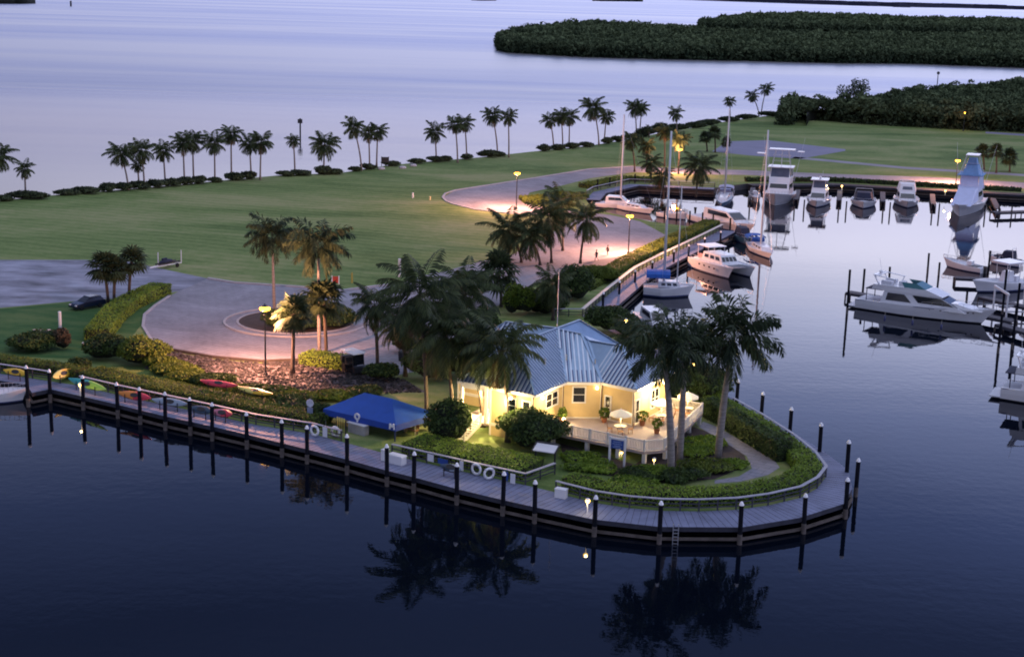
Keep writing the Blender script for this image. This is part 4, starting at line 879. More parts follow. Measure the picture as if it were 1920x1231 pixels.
for cx_, cy_, nm in [(6.6, 5.4, 'front'), (8.2, 11.2, 'rear'), (9.2, 15.2, 'far')]:
    for j in range(4):
        a = j * 1.571 + .5; chair(cx_ + 1.0 * math.cos(a), cy_ + 1.0 * math.sin(a), a - 1.571, 'wooden chair at the %s deck table, on its %s' % (nm, ['right back', 'left back', 'left front', 'right front'][j]))
for x, y, l, s in [(3.6, 7.7, 'potted plant beside the dark door', 3), (9.6, 7.4, 'terracotta potted plant near the deck corner rail', 4), (.2, 5.2, 'potted plant against the orange lit wall', 5), (7.2, 9.0, 'slender potted palm at the bright right wall', 6)]:
    rng = np_rng(s); root = thing('potted_plant', l, 'plant', HW(x, y, 2.5), 0, 'potted plants on the deck'); mb = MB(); mb.lathe([(.22, 0), (.32, .5), (.35, .52), (.3, .54)], n=14); mb.build('pot', pm('terracotta_mat', (.30, .11, .05), .8), root)
    p, nn = blob_points(rng, 90, (0, 0, 1.0), (.5, .5, .55), -.9); link('foliage', np_mesh('foliage', quads_at(rng, p, nn, .2), 4, SHRUBL), root)
# ------------------------------------------------------------------ boats
STRIPE = pm('boot_stripe_mat', (.03, .05, .16), .4, .1, 1)
BLUEHULL = pm('blue_hull_mat', (.03, .10, .20), .3, .1, 1)
CYANCOVER = pm('turquoise_canvas_mat', (.16, .32, .58), .7, .15, 1)
PINKCUSHION = pm('cushion_mat', (.55, .30, .28), .7, .1, 1)  # pinkish seat cushion colour
VINYL = pm('clear_vinyl_mat', (.10, .12, .17), .15, .2, 1)
def hull_mesh(L_, B, fs, fb, fine=1.9, tr=.86, hullmat=GEL, bottom=DARKHULL, stripe=STRIPE, deckdrop=.12, flare=.72):
    """planing hull: x forward from transom (0) to stem (L); waterline z=0"""
    mb = MB(); S = 18; rows = []
    for i in range(S + 1):
        t = i / S; tt = max(0, (t - .35) / .65); b = B / 2 * (tr + (1 - tr) * min(1, t / .35)) * (1 - tt ** fine); b = max(b, .03)
        zd = fs + (fb - fs) * t ** 1.6; x = L_ * t; fl = 1 - (1 - flare) * tt
        rake = L_ * .10 * tt ** 2                                     # raked stem: the waterline stops short of the deck
        xl = x - rake
        rows.append([(xl - rake * .5, 0, -.7 + .55 * tt ** 3), (xl, b * .82 * fl, -.12), (xl + rake * .05, b * .88 * fl, .07), (xl + rake * .12, b * .9 * fl, .2), (xl + rake * .5, b * (fl * .5 + .5) * .97, zd * .55), (x, b, zd - .08), (x, b * .985, zd), (x, b * .93, zd), (x, b * .90, zd - deckdrop), (x, 0, zd - deckdrop + .06)])
    n = len(rows[0]); mi = [1, 1, 2, 0, 0, 0, 0, 0, 3]
    for sgn in (1, -1):
        o = mb.add([(p[0], p[1] * sgn, p[2]) for r in rows for p in r], [])
        for i in range(S):
            for k in range(n - 1):
                q = (o + i * n + k, o + (i + 1) * n + k, o + (i + 1) * n + k + 1, o + i * n + k + 1)
                mb.f.append(q if sgn < 0 else q[::-1]); mb.mi.append(mi[k])
        q = tuple(o + k for k in range(n)); mb.f.append(q); mb.mi.append(0)
    return mb, [hullmat, bottom, stripe, GELSH]
def tb(x0, x1, w, z0, X0, X1, W_, z1):
    """tapered cabin: bottom x0..x1 width w at z0, top X0..X1 width W_ at z1"""
    return [Vector(p) for p in [(x0, -w / 2, z0), (x1, -w * .42, z0), (x1, w * .42, z0), (x0, w / 2, z0), (X0, -W_ / 2, z1), (X1, -W_ * .42, z1), (X1, W_ * .42, z1), (X0, W_ / 2, z1)]]
FACES = dict(right=(0, 1, 5, 4), front=(1, 2, 6, 5), left=(2, 3, 7, 6), back=(3, 0, 4, 7))
def add_tb(mb, c, mi=0): mb.add(c, [(3, 2, 1, 0), (4, 5, 6, 7), (0, 1, 5, 4), (1, 2, 6, 5), (2, 3, 7, 6), (3, 0, 4, 7)], mi)
def panel(mb, c, face, u0, u1, v0, v1, off=.02, mi=0, slant=0.0):
    a, b, cc, d = [c[i] for i in FACES[face]]; P_ = lambda u, v: a + (b - a) * u + ((d + (cc - d) * u) - (a + (b - a) * u)) * v
    n = (b - a).cross(d - a).normalized() * off
    mb.add([P_(u0, v0) + n, P_(u1, v0) + n, P_(u1 - slant, v1) + n, P_(u0 + slant * .3, v1) + n], [(0, 1, 2, 3)], mi)
def rail(mb, pts, h, r=.025, every=1.2):
    pts = [Vector(p) for p in pts]
    for a, b in zip(pts, pts[1:]):
        mb.bar(a + Vector((0, 0, h)), b + Vector((0, 0, h)), r * 2); n = max(1, int((b - a).length / every))
        for k in range(n + 1): q = a + (b - a) * k / n; mb.bar(q, q + Vector((0, 0, h)), r * 1.6)
def bow_rail(L_, B, fs, fb, h=.55, x0=.45, n=7):
    out_ = []
    for sgn in (1, -1):
        pts = []
        for i in range(n + 1):
            t = x0 + (1 - x0) * i / n; tt = max(0, (t - .35) / .65); b = B / 2 * (1 - tt ** 1.9) * .93; pts.append((L_ * t, sgn * max(b, .05), fs + (fb - fs) * t ** 1.6))
        out_.append(pts)
    return out_
def boat_root(name, label, cat, bow, stern, z=0, group=None):
    """origin at the stern waterline, local x towards the bow"""
    d = bow - stern; return thing(name, label, cat, (stern.x, stern.y, z), math.atan2(d.y, d.x), group), Vector((d.x, d.y, 0)).length
def motor_yacht(label, bow, stern, B=5.0, sc=1.0):
    root, L_ = boat_root('motor_yacht', label, 'yacht', bow, stern); k = L_ / 17.0
    mb, ms = hull_mesh(L_, B, 1.55, 2.35, stripe=DARKHULL); h = mb.build('hull', ms, root, smooth=False)
    pm_b = MB()
    for x in (.50, .56, .64, .70, .84, .88):
        for s in (1, -1):
            tt = max(0, (x - .35) / .65); b = B / 2 * (1 - tt ** 1.9) * .955; pm_b.ball((L_ * x - .10 * L_ * tt ** 2 * .5, s * b * .985, 1.25 + .35 * x), .16, n=8, m=4, sq=(1.6, .4, .8))
    split_build(pm_b, 'porthole', GLASS, h)
    sl = MB()
    for s in (1, -1): sl.bar((.2, s * B * .435, 1.42), (L_ * .6, s * B * .5, 1.7), .03, .07)
    sl.build('rub_rail', STRIPE, h)
    mb = MB(); mb.box((-.6, 0, .35), (1.3, B * .82, .14)); mb.build('swim_platform', GELSH, root)
    c = tb(3.2 * k, 13.8 * k, B * .84, 1.45, 3.6 * k, 10.2 * k, B * .74, 3.35); mb = MB(); add_tb(mb, c)
    c0 = tb(9.5 * k, 15.6 * k, B * .62, 1.9, 9.5 * k, 12.4 * k, B * .5, 2.55); add_tb(mb, c0)
    cab = mb.build('cabin', GEL, root); g = MB()
    for f in ('right', 'left'):
        u = (.06, .40) if f == 'right' else (.60, .94)
        panel(g, c, f, u[0], u[1], .28, .84, .02, 0, .04 if f == 'right' else -.0)
        u = (.50, .985) if f == 'right' else (.015, .50); panel(g, c, f, u[0], u[1], .36, .86, .02, 0)
    panel(g, c, 'front', .03, .97, .30, .86, .03); split_build(g, 'window', GLASS, cab)
    c2 = tb(2.0 * k, 10.9 * k, B * .80, 3.3, 2.2 * k, 8.9 * k, B * .80, 4.05); mb = MB(); add_tb(mb, c2); fly = mb.build('flybridge', GEL, root)
    g = MB(); c3 = tb(5.2 * k, 8.7 * k, B * .74, 4.05, 5.0 * k, 7.4 * k, B * .62, 4.75)
    for f, u in (('right', (.25, 1)), ('left', (0, .75)), ('front', (0, 1))): panel(g, c3, f, u[0], u[1], 0, 1, .01)
    g.build('windscreen', pm('tinted_screen_mat', (.05, .16, .18), .1, .1, 1), fly)
    mb = MB(); add_tb(mb, tb(5.0 * k, 5.8 * k, 1.6, 4.05, 5.0 * k, 5.6 * k, 1.5, 4.6)); mb.box((3.6 * k, .9, 4.3), (1.6, .8, .5)); mb.box((3.6 * k, -.9, 4.3), (1.6, .8, .5)); mb.build('seats', GELSH, fly)
    mb = MB()
    for s in (1, -1):
        mb.bar((2.9 * k, s * B * .37, 4.0), (2.2 * k, s * B * .36, 5.35), .34, .12); mb.bar((2.1 * k, s * B * .36, 5.35), (5.0 * k, s * B * .36, 5.0), .2, .1); mb.bar((4.6 * k, s * B * .36, 4.0), (4.9 * k, s * B * .36, 5.05), .14, .1)
    mb.bar((2.2 * k, -B * .36, 5.35), (2.2 * k, B * .36, 5.35), .5, .1); mb.bar((2.6 * k, -B * .36, 5.28), (2.6 * k, B * .36, 5.28), .3, .1)
    mb.ball((2.4 * k, 0, 5.6), .3, n=10, m=6, sq=(1, 1, .7)); mb.tube([(2.3 * k, .7, 5.35), (1.9 * k, .7, 7.4)], .02, 5); mb.build('radar_arch', GEL, fly)
    mb = MB(); mb.box((2.3 * k, 0, 3.25), (2.6, B * .74, .1)); mb.bar((1.3 * k, B * .33, 1.5), (1.3 * k, B * .33, 3.2), .1); mb.bar((1.3 * k, -B * .33, 1.5), (1.3 * k, -B * .33, 3.2), .1); mb.build('aft_awning', NAVY, root)
    mb = MB()
    for p in bow_rail(L_, B, 1.55, 2.35, .6, .5): rail(mb, p, .6, .02)
    mb.bar((L_ - .2, 0, 2.3), (L_ + .7, 0, 2.38), .3, .08); mb.build('bow_rail', STEEL, root)
    return root
def sport_fisher(label, bow, stern, B, tower=True, cover=None, hardtop=True, sc=1.0):
    root, L_ = boat_root('sport_fishing_boat', label, 'motor boat', bow, stern); k = L_ / 16.0
    mb, ms = hull_mesh(L_, B, 1.1, 2.6, fine=2.3, bottom=DARKHULL, stripe=GEL, hullmat=pm('grey_hull_mat', (.42, .43, .47), .3, .06, 1)); mb.build('hull', ms, root)
    c = tb(4.2 * k, 10.5 * k, B * .80, 1.5, 4.4 * k, 8.6 * k, B * .70, 3.7); mb = MB(); add_tb(mb, c); cab = mb.build('cabin', GEL, root); g = MB()
    panel(g, c, 'right', .1, .9, .45, .85); panel(g, c, 'left', .1, .9, .45, .85)
    if not cover: panel(g, c, 'front', .08, .92, .55, .9)
    split_build(g, 'window', GLASS, cab)
    c2 = tb(4.0 * k, 8.0 * k, B * .74, 3.7, 4.0 * k, 7.4 * k, B * .74, 4.6); mb = MB(); add_tb(mb, c2); fl = mb.build('flybridge', GEL if not cover else pm('pale_blue_cover_mat', (.52, .58, .80), .6, .08, 1), root)
    c3 = tb(4.1 * k, 7.4 * k, B * .70, 4.6, 4.2 * k, 6.8 * k, B * .66, 6.4); g = MB()
    for f in ('right', 'front', 'left'): panel(g, c3, f, .03, .97, .02, .98, .0)
    g.build('enclosure', VINYL if not cover else pm('pale_blue_cover_mat', (.42, .50, .80)), fl); mb = MB()
    for i in range(4): mb.bar(c3[i], c3[i + 4], .07)
    mb.build('enclosure_frame', GEL, fl)
    mb = MB(); mb.box((5.5 * k, 0, 6.5), (3.6 * k, B * .78, .16)); ht = mb.build('hardtop', GEL if not cover else CYANCOVER, root)
    if tower:
        top = 9.8 if not cover else 10.2; mb = MB(); w = B * .34
        for sx_, sy_ in ((4.2, 1), (6.8, 1), (4.2, -1), (6.8, -1)): mb.bar((sx_ * k, sy_ * w, 4.5 if not cover else 6.4), (5.4 * k + (sx_ - 5.5) * .35 * k, sy_ * w * .55, top), .07)
        for zz in (7.6, 8.7): mb.bar((4.7 * k, w * .8, zz), (4.7 * k, -w * .8, zz), .05); mb.bar((6.2 * k, w * .8, zz), (6.2 * k, -w * .8, zz), .05)
        tw = mb.build('tower', ALU, root)
        mb = MB(); mb.box((5.4 * k, 0, top + .08), (2.4 * k, B * .78 if not cover else B * .4, .16)); 
        if not cover: mb.box((5.2 * k, B * .56, top - .25), (1.2 * k, B * .2, .12)); mb.box((5.2 * k, -B * .6, top - .9), (1.4 * k, B * .3, .14)); mb.bar((5.4 * k, 0, 6.5), (5.4 * k, 0, top), .12)
        mb.build('tower_top', GEL, tw)
        if cover:
            mb = MB(); add_tb(mb, tb(4.2 * k, 6.8 * k, B * .62, 6.6, 4.8 * k, 6.2 * k, B * .40, 8.4)); mb.build('tower_cover', CYANCOVER, tw)
            mb = MB(); add_tb(mb, tb(4.9 * k, 6.0 * k, B * .36, 8.45, 5.1 * k, 5.9 * k, B * .26, 9.7)); mb.build('helm_cover', CYANCOVER, tw)
    mb = MB()
    for s in (1, -1): mb.tube([(5.0 * k, s * B * .40, 3.6), (2.5 * k, s * B * .62, 12.0)], [.04, .015], 5)
    mb.build('outrigger', ALU, root)
    if not cover:
        mb = MB()
        for p in bow_rail(L_, B, 1.1, 2.6, .5, .5): rail(mb, p, .5, .02)
        mb.build('bow_rail', STEEL, root)
    else:
        mb = MB(); add_tb(mb, tb(8.0 * k, 14.2 * k, B * .70, 2.0, 7.6 * k, 9.2 * k, B * .62, 4.3)); mb.build('foredeck_cover', pm('pale_blue_cover_mat', (.42, .50, .80)), root)
    return root
def cruiser(label, bow, stern, B, kind='hardtop', name='cabin_cruiser', hullmat=GEL):
    root, L_ = boat_root(name, label, 'motor boat', bow, stern); k = L_ / 10.0
    mb, ms = hull_mesh(L_, B, .95, 1.55, hullmat=hullmat, fine=2.2); mb.build('hull', ms, root)
    if kind in ('hardtop', 'sedan', 'express'):
        c = tb(2.6 * k, 8.4 * k, B * .76, 1.1, 2.8 * k, 6.4 * k, B * .66, 2.5); mb = MB(); add_tb(mb, c); cab = mb.build('cabin', GEL, root); g = MB()
        panel(g, c, 'front', .05, .95, .38, .92, .02); panel(g, c, 'right', .15, .9, .45, .85); panel(g, c, 'left', .1, .85, .45, .85); split_build(g, 'window', GLASS, cab)
        if kind == 'hardtop':
            c2 = tb(2.4 * k, 6.0 * k, B * .70, 2.5, 2.6 * k, 5.4 * k, B * .62, 3.2); mb = MB(); add_tb(mb, c2); fl = mb.build('flybridge', GEL, root)
            c3 = tb(2.6 * k, 5.2 * k, B * .58, 3.2, 2.7 * k, 4.8 * k, B * .56, 4.6); g = MB()
            for f in ('right', 'front', 'left'): panel(g, c3, f, .02, .98, 0, 1, 0)
            g.build('enclosure', VINYL, fl); mb = MB(); mb.box((3.8 * k, 0, 4.68), (3.0 * k, B * .70, .16)); mb.ball((3.8 * k, 0, 5.0), .28); mb.tube([(3.2 * k, .4, 4.7), (3.0 * k, .4, 6.2)], .02, 5)
            for i in range(4): mb.bar(c3[i], c3[i + 4], .09)
            mb.build('hardtop', GEL, fl)
        elif kind == 'sedan':
            c2 = tb(1.6 * k, 5.4 * k, B * .74, 2.5, 1.6 * k, 4.6 * k, B * .60, 3.9); mb = MB(); add_tb(mb, c2); fl = mb.build('bridge_canopy', pm('white_canvas_mat', (.74, .76, .80), .7, .06, 1), root)
            g = MB(); panel(g, c2, 'front', .18, .82, .3, .7, .02); g.build('canopy_window', VINYL, fl)
            mb = MB(); mb.tube([(1.8 * k, -B * .33, 2.4), (2.2 * k, -B * .26, 4.3), (2.2 * k, B * .26, 4.3), (1.8 * k, B * .33, 2.4)], .1, 7); mb.build('radar_arch', GEL, root)
    elif kind == 'bowrider':
        mb = MB(); mb.box((2.6 * k, 0, 1.05), (4.2 * k, B * .66, .1)); mb.build('cockpit_floor', NAVY, root)
        c = tb(2.2 * k, 6.2 * k, B * .74, 1.1, 2.4 * k, 5.2 * k, B * .56, 2.5); mb = MB(); add_tb(mb, c); mb.build('canvas_top', NAVY, root)
        mb = MB(); mb.bar((2.0 * k, -B * .38, 1.0), (2.6 * k, -B * .3, 3.0), .08); mb.bar((2.0 * k, B * .38, 1.0), (2.6 * k, B * .3, 3.0), .08); mb.bar((2.6 * k, -B * .3, 3.0), (2.6 * k, B * .3, 3.0), .08); mb.build('radar_arch', GEL, root)
        mb = MB()
        for s in (1, -1): mb.box((7.2 * k, s * B * .2, 1.5), (1.5 * k, .5, .25)); mb.ball((6.6 * k, s * B * .36, 1.25), .2)
        mb.build('bow_cushion', NAVY, root)
    elif kind == 'console':
        mb = MB(); add_tb(mb, tb(3.0 * k, 5.0 * k, 1.2, .9, 3.2 * k, 4.4 * k, 1.1, 2.2)); mb.box((2.4 * k, 0, 1.2), (.6, 1.2, .7)); mb.build('console', GEL, root)
        mb = MB(); mb.box((3.7 * k, 0, 3.3), (3.2 * k, B * .8, .14)); tp = mb.build('t_top', GEL, root); mb = MB()
        for x in (2.7, 4.7):
            for s in (1, -1): mb.bar((x * k, s * B * .28, .8), (x * k, s * B * .3, 3.3), .08)
        mb.build('t_top_frame', ALU, tp); mb = MB(); mb.box((-.25, .5, .6), (.6, .45, 1.1)); mb.box((-.25, -.5, .6), (.6, .45, 1.1)); mb.build('outboard_motor', DARKM, root)
    elif kind == 'skiff':
        mb = MB(); mb.box((4.0 * k, 0, .92), (5.6 * k, B * .62, .12)); mb.build('cockpit_floor', DARKM, root)
        mb = MB(); mb.box((3.4 * k, 0, 1.3), (.9, .9, .8)); mb.build('console', GEL, root)
        mb = MB(); mb.box((-.2, 0, .6), (.6, .5, 1.2)); mb.build('outboard_motor', DARKM, root)
    mb = MB()
    if kind != 'console':
        for p in bow_rail(L_, B, .95, 1.55, .5, .5): rail(mb, p, .5, .02)
        mb.build('bow_rail', STEEL, root)
    return root
def sailboat(label, bow, stern, B, mast_h, canvas=BLUECANVAS, hullmat=GEL, bimini=True, boomc=True, mast_x=.58, name='sailboat', mizzen=0, canvas_len=2.2):
    root, L_ = boat_root(name, label, 'sailboat', bow, stern); k = L_ / 11.0
    mb, ms = hull_mesh(L_, B, .95, 1.25, fine=2.1, tr=.62, hullmat=hullmat, flare=.6); mb.build('hull', ms, root)
    c = tb(3.0 * k, 8.2 * k, B * .58, 1.0, 3.2 * k, 7.6 * k, B * .48, 1.55); mb = MB(); add_tb(mb, c); cab = mb.build('cabin_trunk', GEL, root); g = MB()
    for f in ('right', 'left'):
        for u in (.15, .42, .68): panel(g, c, f, u, u + .18, .3, .75)
    split_build(g, 'window', GLASS, cab); mb = MB(); mb.tube([(L_ * mast_x, 0, 1), (L_ * mast_x, 0, mast_h)], [.19, .14], 8)
    for zz, w in ((mast_h * .45, .7), (mast_h * .72, .55)): mb.bar((L_ * mast_x, -w, zz), (L_ * mast_x, w, zz), .05)
    ma = mb.build('mast', ALU, root, smooth=True); mb = MB()
    for q in [(L_, 0, 1.2), (.2, 0, 1.0), (L_ * mast_x - .3, B * .46, 1.1), (L_ * mast_x - .3, -B * .46, 1.1)]: mb.tube([q, (L_ * mast_x, 0, mast_h * .97)], .012, 4, cap=False)
    mb.build('rigging', STEEL, ma)
    if mizzen: mb = MB(); mb.tube([(L_ * .66, 0, 1), (L_ * .66, 0, mizzen)], [.11, .07], 8); mb.bar((L_ * .66, -.5, mizzen * .6), (L_ * .66, .5, mizzen * .6), .05); mb.build('mizzen_mast', ALU, root, smooth=True)
    mb = MB(); mb.tube([(L_ * mast_x - .2, 0, 2.2), (1.4 * k, 0, 2.35)], [.26, .17], 9); mb.build('sail_cover' if boomc else 'boom', canvas if boomc else ALU, root, smooth=True)
    if bimini:
        mb = MB(); prof = [(-.50, 0), (-.46, .35), (-.25, .55), (0, .6), (.25, .55), (.46, .35), (.5, 0)]
        for i in range(len(prof) - 1):
            a, b = prof[i], prof[i + 1]; mb.quad((.5 * k, a[0] * B * .86, 2.0 + a[1]), ((.5 + canvas_len) * k, a[0] * B * .86, 2.0 + a[1]), ((.5 + canvas_len) * k, b[0] * B * .86, 2.0 + b[1]), (.5 * k, b[0] * B * .86, 2.0 + b[1]))
        mb.quad((2.9 * k, -B * .34, 1.5), (2.9 * k, B * .34, 1.5), (3.5 * k, B * .28, 2.25), (3.5 * k, -B * .28, 2.25)); mb.quad((3.5 * k, B * .28, 2.25), (3.5 * k, -B * .28, 2.25), (2.6 * k, -B * .32, 2.3), (2.6 * k, B * .32, 2.3)); mb.build('bimini_top', canvas, root)
        mb = MB()
        for x in (.55, 2.65):
            for s in (1, -1): mb.bar((x * k, s * B * .42, 1.0), (x * k, s * B * .42, 2.05), .04)
        mb.build('bimini_frame', STEEL, root)
    mb = MB()
    for p in bow_rail(L_, B, .95, 1.25, .6, .1, 9): rail(mb, p, .55, .015)
    mb.build('lifeline', STEEL, root)
    return root
def catamaran(label, bow, stern, B):
    root, L_ = boat_root('catamaran', label, 'catamaran', bow, stern); k = L_ / 12.0
    for s in (1, -1):
        mb, ms = hull_mesh(L_, B * .30, 1.5, 1.75, fine=2.6, tr=.8); hb = mb.build('hull', ms, root); hb.location = (0, s * B * .36, 0)
        g = MB()
        for x in (.30, .42, .54, .66): g.ball((L_ * x, B * .145 * (1 if s > 0 else -1), 1.05), .17, n=8, m=4, sq=(1.6, .35, .8))
        split_build(g, 'porthole', GLASS, hb)
    mb = MB(); mb.box((4.6 * k, 0, 1.38), (8.2 * k, B * .66, .45)); mb.build('bridge_deck', GEL, root)
    mb = MB(); mb.box((9.9 * k, 0, 1.5), (2.4 * k, B * .45, .04)); mb.build('trampoline', pm('net_mat', (.2, .2, .22), .9), root)
    c = tb(2.6 * k, 8.4 * k, B * .66, 1.5, 2.8 * k, 7.2 * k, B * .56, 2.75); mb = MB(); add_tb(mb, c); cab = mb.build('saloon', GEL, root); g = MB()
    for u in (.04, .28, .52, .76): panel(g, c, 'front', u, u + .20, .35, .8)
    for f in ('right', 'left'):
        for u in (.1, .4, .68): panel(g, c, f, u, u + .22, .4, .78)
    split_build(g, 'window', GLASS, cab); mb = MB(); mb.box((2.6 * k, 0, 3.5), (3.4 * k, B * .6, .12)); tp = mb.build('hardtop', GEL, root); mb = MB()
    for x in (1.1, 4.0):
        for s in (1, -1): mb.bar((x * k, s * B * .27, 1.6), (x * k, s * B * .27, 3.45), .08)
    mb.build('hardtop_frame', ALU, tp); mb = MB()
    for s in (1, -1): mb.box((1.6 * k, s * B * .2, 1.85), (1.6 * k, .6, .5))
    mb.build('cockpit_seat', PINKCUSHION, root); mb = MB()
    for s in (1, -1): rail(mb, [(1.0, s * B * .49, 1.5), (L_ * .55, s * B * .5, 1.6), (L_ * .95, s * B * .4, 1.75)], .6, .018)
    mb.build('guard_rail', STEEL, root)
    root.scale = (1, 1, 1.12)
    return root
g0 = lambda x, y: G(x, y, 0)
motor_yacht('large white flybridge motor yacht lying at the long pier on the right', G(1866, 603, .6), G(1612, 574, 0), 5.2)
sport_fisher('tall white sport fishing boat with a tuna tower, moored bow out on the far quay', g0(1452, 387), g0(1466, 366), 6.6).scale = (1.06, 1.1, 1.12)
sport_fisher('sport fishing boat shrouded in pale blue and turquoise covers, right of the far quay row', g0(1797, 408), g0(1826, 378), 6.2, cover=True).scale = (1.06, 1.1, 1.12)
cruiser('white hardtop cruiser with dark windscreen, next right of the tall tower boat', g0(1530, 390), g0(1538, 374), 4.9, 'hardtop').scale = (1.06, 1.1, 1.12)
cruiser('small bowrider with black canvas, in the middle of the far quay row', g0(1618, 392), g0(1619, 378), 5.2, 'bowrider', 'bowrider').scale = (1.06, 1.1, 1.12)
cruiser('white sedan cruiser with rounded white canopy, fourth in the far quay row', g0(1701, 391), g0(1697, 375), 5.2, 'sedan').scale = (1.06, 1.1, 1.12)
catamaran('white cabin catamaran with dark windows alongside the basin railing', G(1394, 524, 0), G(1316, 498, 0), 5.8)
sailboat('sailboat with bright blue bimini and sail cover nearest the clubhouse', G(1300, 556, 0), G(1206, 552, 0), 3.9, 16.6, mast_x=.40, mizzen=11.2, canvas_len=5.2).scale = (1, 1.15, 1.48)
sailboat('small sailboat with dark hull and blue cover moored outside the catamaran', G(1446, 488, 0), G(1410, 462, 0), 3.9, 21.5, hullmat=GEL, mast_x=.45, bimini=True)
cruiser('white open motor yacht lying bow right at the corner of the basin', G(1414, 442, 0), G(1304, 412, 0), 5.2, 'express', 'express_cruiser').scale = (1, 1, 1.4)
cruiser('white cabin boat moored along the inlet beside the lit street lamp', G(1192, 392, 0), G(1118, 387, 0), 4.2, 'express', 'express_cruiser')
sailboat('white sailboat with bare mast moored in the inlet behind the lamp', G(1225, 403, 0), G(1158, 390, 0), 3.2, 19.5, bimini=False, boomc=False, mast_x=.08)
cruiser('white runabout between the two tall masts in the inlet', G(1290, 413, 0), G(1238, 405, 0), 3.4, 'skiff', 'runabout')
sailboat('grey blue ketch with furled sails under the palm at the inlet mouth', G(1352, 392, 0), G(1362, 366, 0), 4.0, 20.0, canvas=pm('grey_canvas_mat', (.35, .38, .55), .7), hullmat=BLUEHULL, mast_x=.4)
cruiser('white speedboat with dark windscreen tied up behind the roof of the clubhouse', G(1245, 632, 0), G(1205, 596, 0), 3.4, 'express', 'speedboat')
cruiser('small white boat with navy seats behind the royal palms', G(1366, 702, 0), G(1302, 704, 0), 2.6, 'skiff', 'skiff')
cruiser('white centre console boat with white T-top at the right dock', G(1822, 549, 0), G(1925, 538, 0), 4.4, 'console', 'centre_console_boat').scale = (1, 1, 1.35)
cruiser('low white speedboat pointing left behind the flybridge yacht', G(1768, 498, 0), G(1845, 512, 0), 3.0, 'skiff', 'speedboat')
motor_yacht('white motor yacht cut off by the right edge', G(2080, 770, 0), G(1880, 742, 0), 5.0)
cruiser('open white skiff with dark cockpit tied to the far left of the boardwalk', G(53, 752, 0), G(-60, 752, 0), 3.0, 'skiff', 'skiff')
cruiser('grey tender hanging half hidden between two quay boats', G(1420, 384, 0), G(1412, 366, 0), 2.4, 'skiff', 'tender')
FEND = pm('fender_mat', (.05, .06, .16), .6, .1, 2); ROPE = pm('rope_mat', (.5, .48, .42), .9)
for i, (px, py) in enumerate([(1660, 596), (1712, 604), (1766, 612)]):
    p = G(px, py, .75) + Vector((-.15, -.25, 0)); t = thing('fender', 'navy fender hanging on the near side of the flybridge yacht, %s from the stern' % ORD[i], 'fender', p, 0, 'fenders on the flybridge yacht'); mb = MB(); mb.lathe([(.03, -.42), (.15, -.34), (.15, .3), (.03, .4)], n=9); mb.build('body', FEND, t, smooth=True); mb = MB(); mb.tube([(0, 0, .4), (.05, .12, 1.0)], .02, 5); mb.build('line', ROPE, t)
cruiser('dark canvas runabout squeezed between the corner motor yacht and the small sailboat', G(1408, 462, 0), G(1382, 444, 0), 3.2, 'bowrider', 'runabout', BLUEHULL)
cruiser('navy canvas runabout moored behind the T-top boat at the right edge', G(1852, 492, 0), G(1915, 500, 0), 3.2, 'bowrider', 'runabout')
# ------------------------------------------------------------------ docks, pilings
DOCKW = pm('dock_wood_mat', (.085, .08, .095), .8, .25, 1)
def pier(name, label, pts, w, z=1.0, pile_every=5.0, group='wooden piers of the marina'):
    pts = [Vector((p.x, p.y, z)) for p in pts]; o = pts[0]; root = thing(name, label, 'pier', (o.x, o.y, 0), 0, group); mb = MB(); st = MB()
    for a, b in zip(pts, pts[1:]):
        a, b = a - Vector((o.x, o.y, 0)), b - Vector((o.x, o.y, 0)); mb.bar(a, b, w, .16)
        n_ = (b - a).normalized().cross(Vector((0, 0, 1))) * w * .5
        for s in (1, -1): st.bar(a + n_ * s * .94 - Vector((0, 0, .22)), b + n_ * s * .94 - Vector((0, 0, .22)), .12, .28)
    d = mb.build('deck', DOCKW, root); st.build('stringer', FASC, root)
    for a, b in zip(pts, pts[1:]):
        n = max(1, int((b - a).length / pile_every)); n_ = (b - a).normalized().cross(Vector((0, 0, 1))) * (w * .5 - .1)
        for k in range(n + 1):
            q = a + (b - a) * k / n - Vector((o.x, o.y, 0))
            for s in (1, -1): mb = MB(); mb.tube([q + n_ * s - Vector((0, 0, 1.8)), q + n_ * s - Vector((0, 0, .1))], .13, 7); mb.build('pile', PILELOW, root)
    return root
pier('finger_pier', 'long wooden pier behind the flybridge yacht', [G(1590, 547, 1), G(1740, 571, 1), G(1902, 602, 1)], 1.8)
pier('finger_pier', 'short pier in front of the centre console boat at the right edge', [G(1840, 556, 1), G(1990, 590, 1)], 1.6)
pier('finger_pier', 'dark pier running to the right edge below the boat lift', [G(1874, 607, 1), G(1990, 640, 1)], 1.8)
pier('finger_pier', 'pier between the low speedboat and the right edge', [G(1790, 520, 1), G(1990, 530, 1)], 1.6)
for i, (x0, y0, x1, y1, d) in enumerate([(1496, 356, 1490, 386, 'between the tower boat and the hardtop cruiser'), (1575, 357, 1572, 388, 'right of the hardtop cruiser'), (1655, 360, 1656, 390, 'between the bowrider and the sedan cruiser'), (1748, 364, 1752, 396, 'right of the sedan cruiser'), (1862, 372, 1878, 405, 'right of the covered boat'), (1412, 352, 1404, 384, 'left of the tower boat')]):
    pier('finger_pier', 'short finger pier on the far quay ' + d, [G(x0, y0, 1), G(x1 * .6 + x0 * .4, y1 * .6 + y0 * .4, 1)], 1.1, pile_every=9)
pier('finger_pier', 'low dock crossing the dark corner of the far quay at the right edge', [G(1862, 398, 1), G(2050, 392, 1)], 2.0, pile_every=6)
CAPW = pm('pile_cap_mat', (.92, .92, .95), .5, .03, 1)
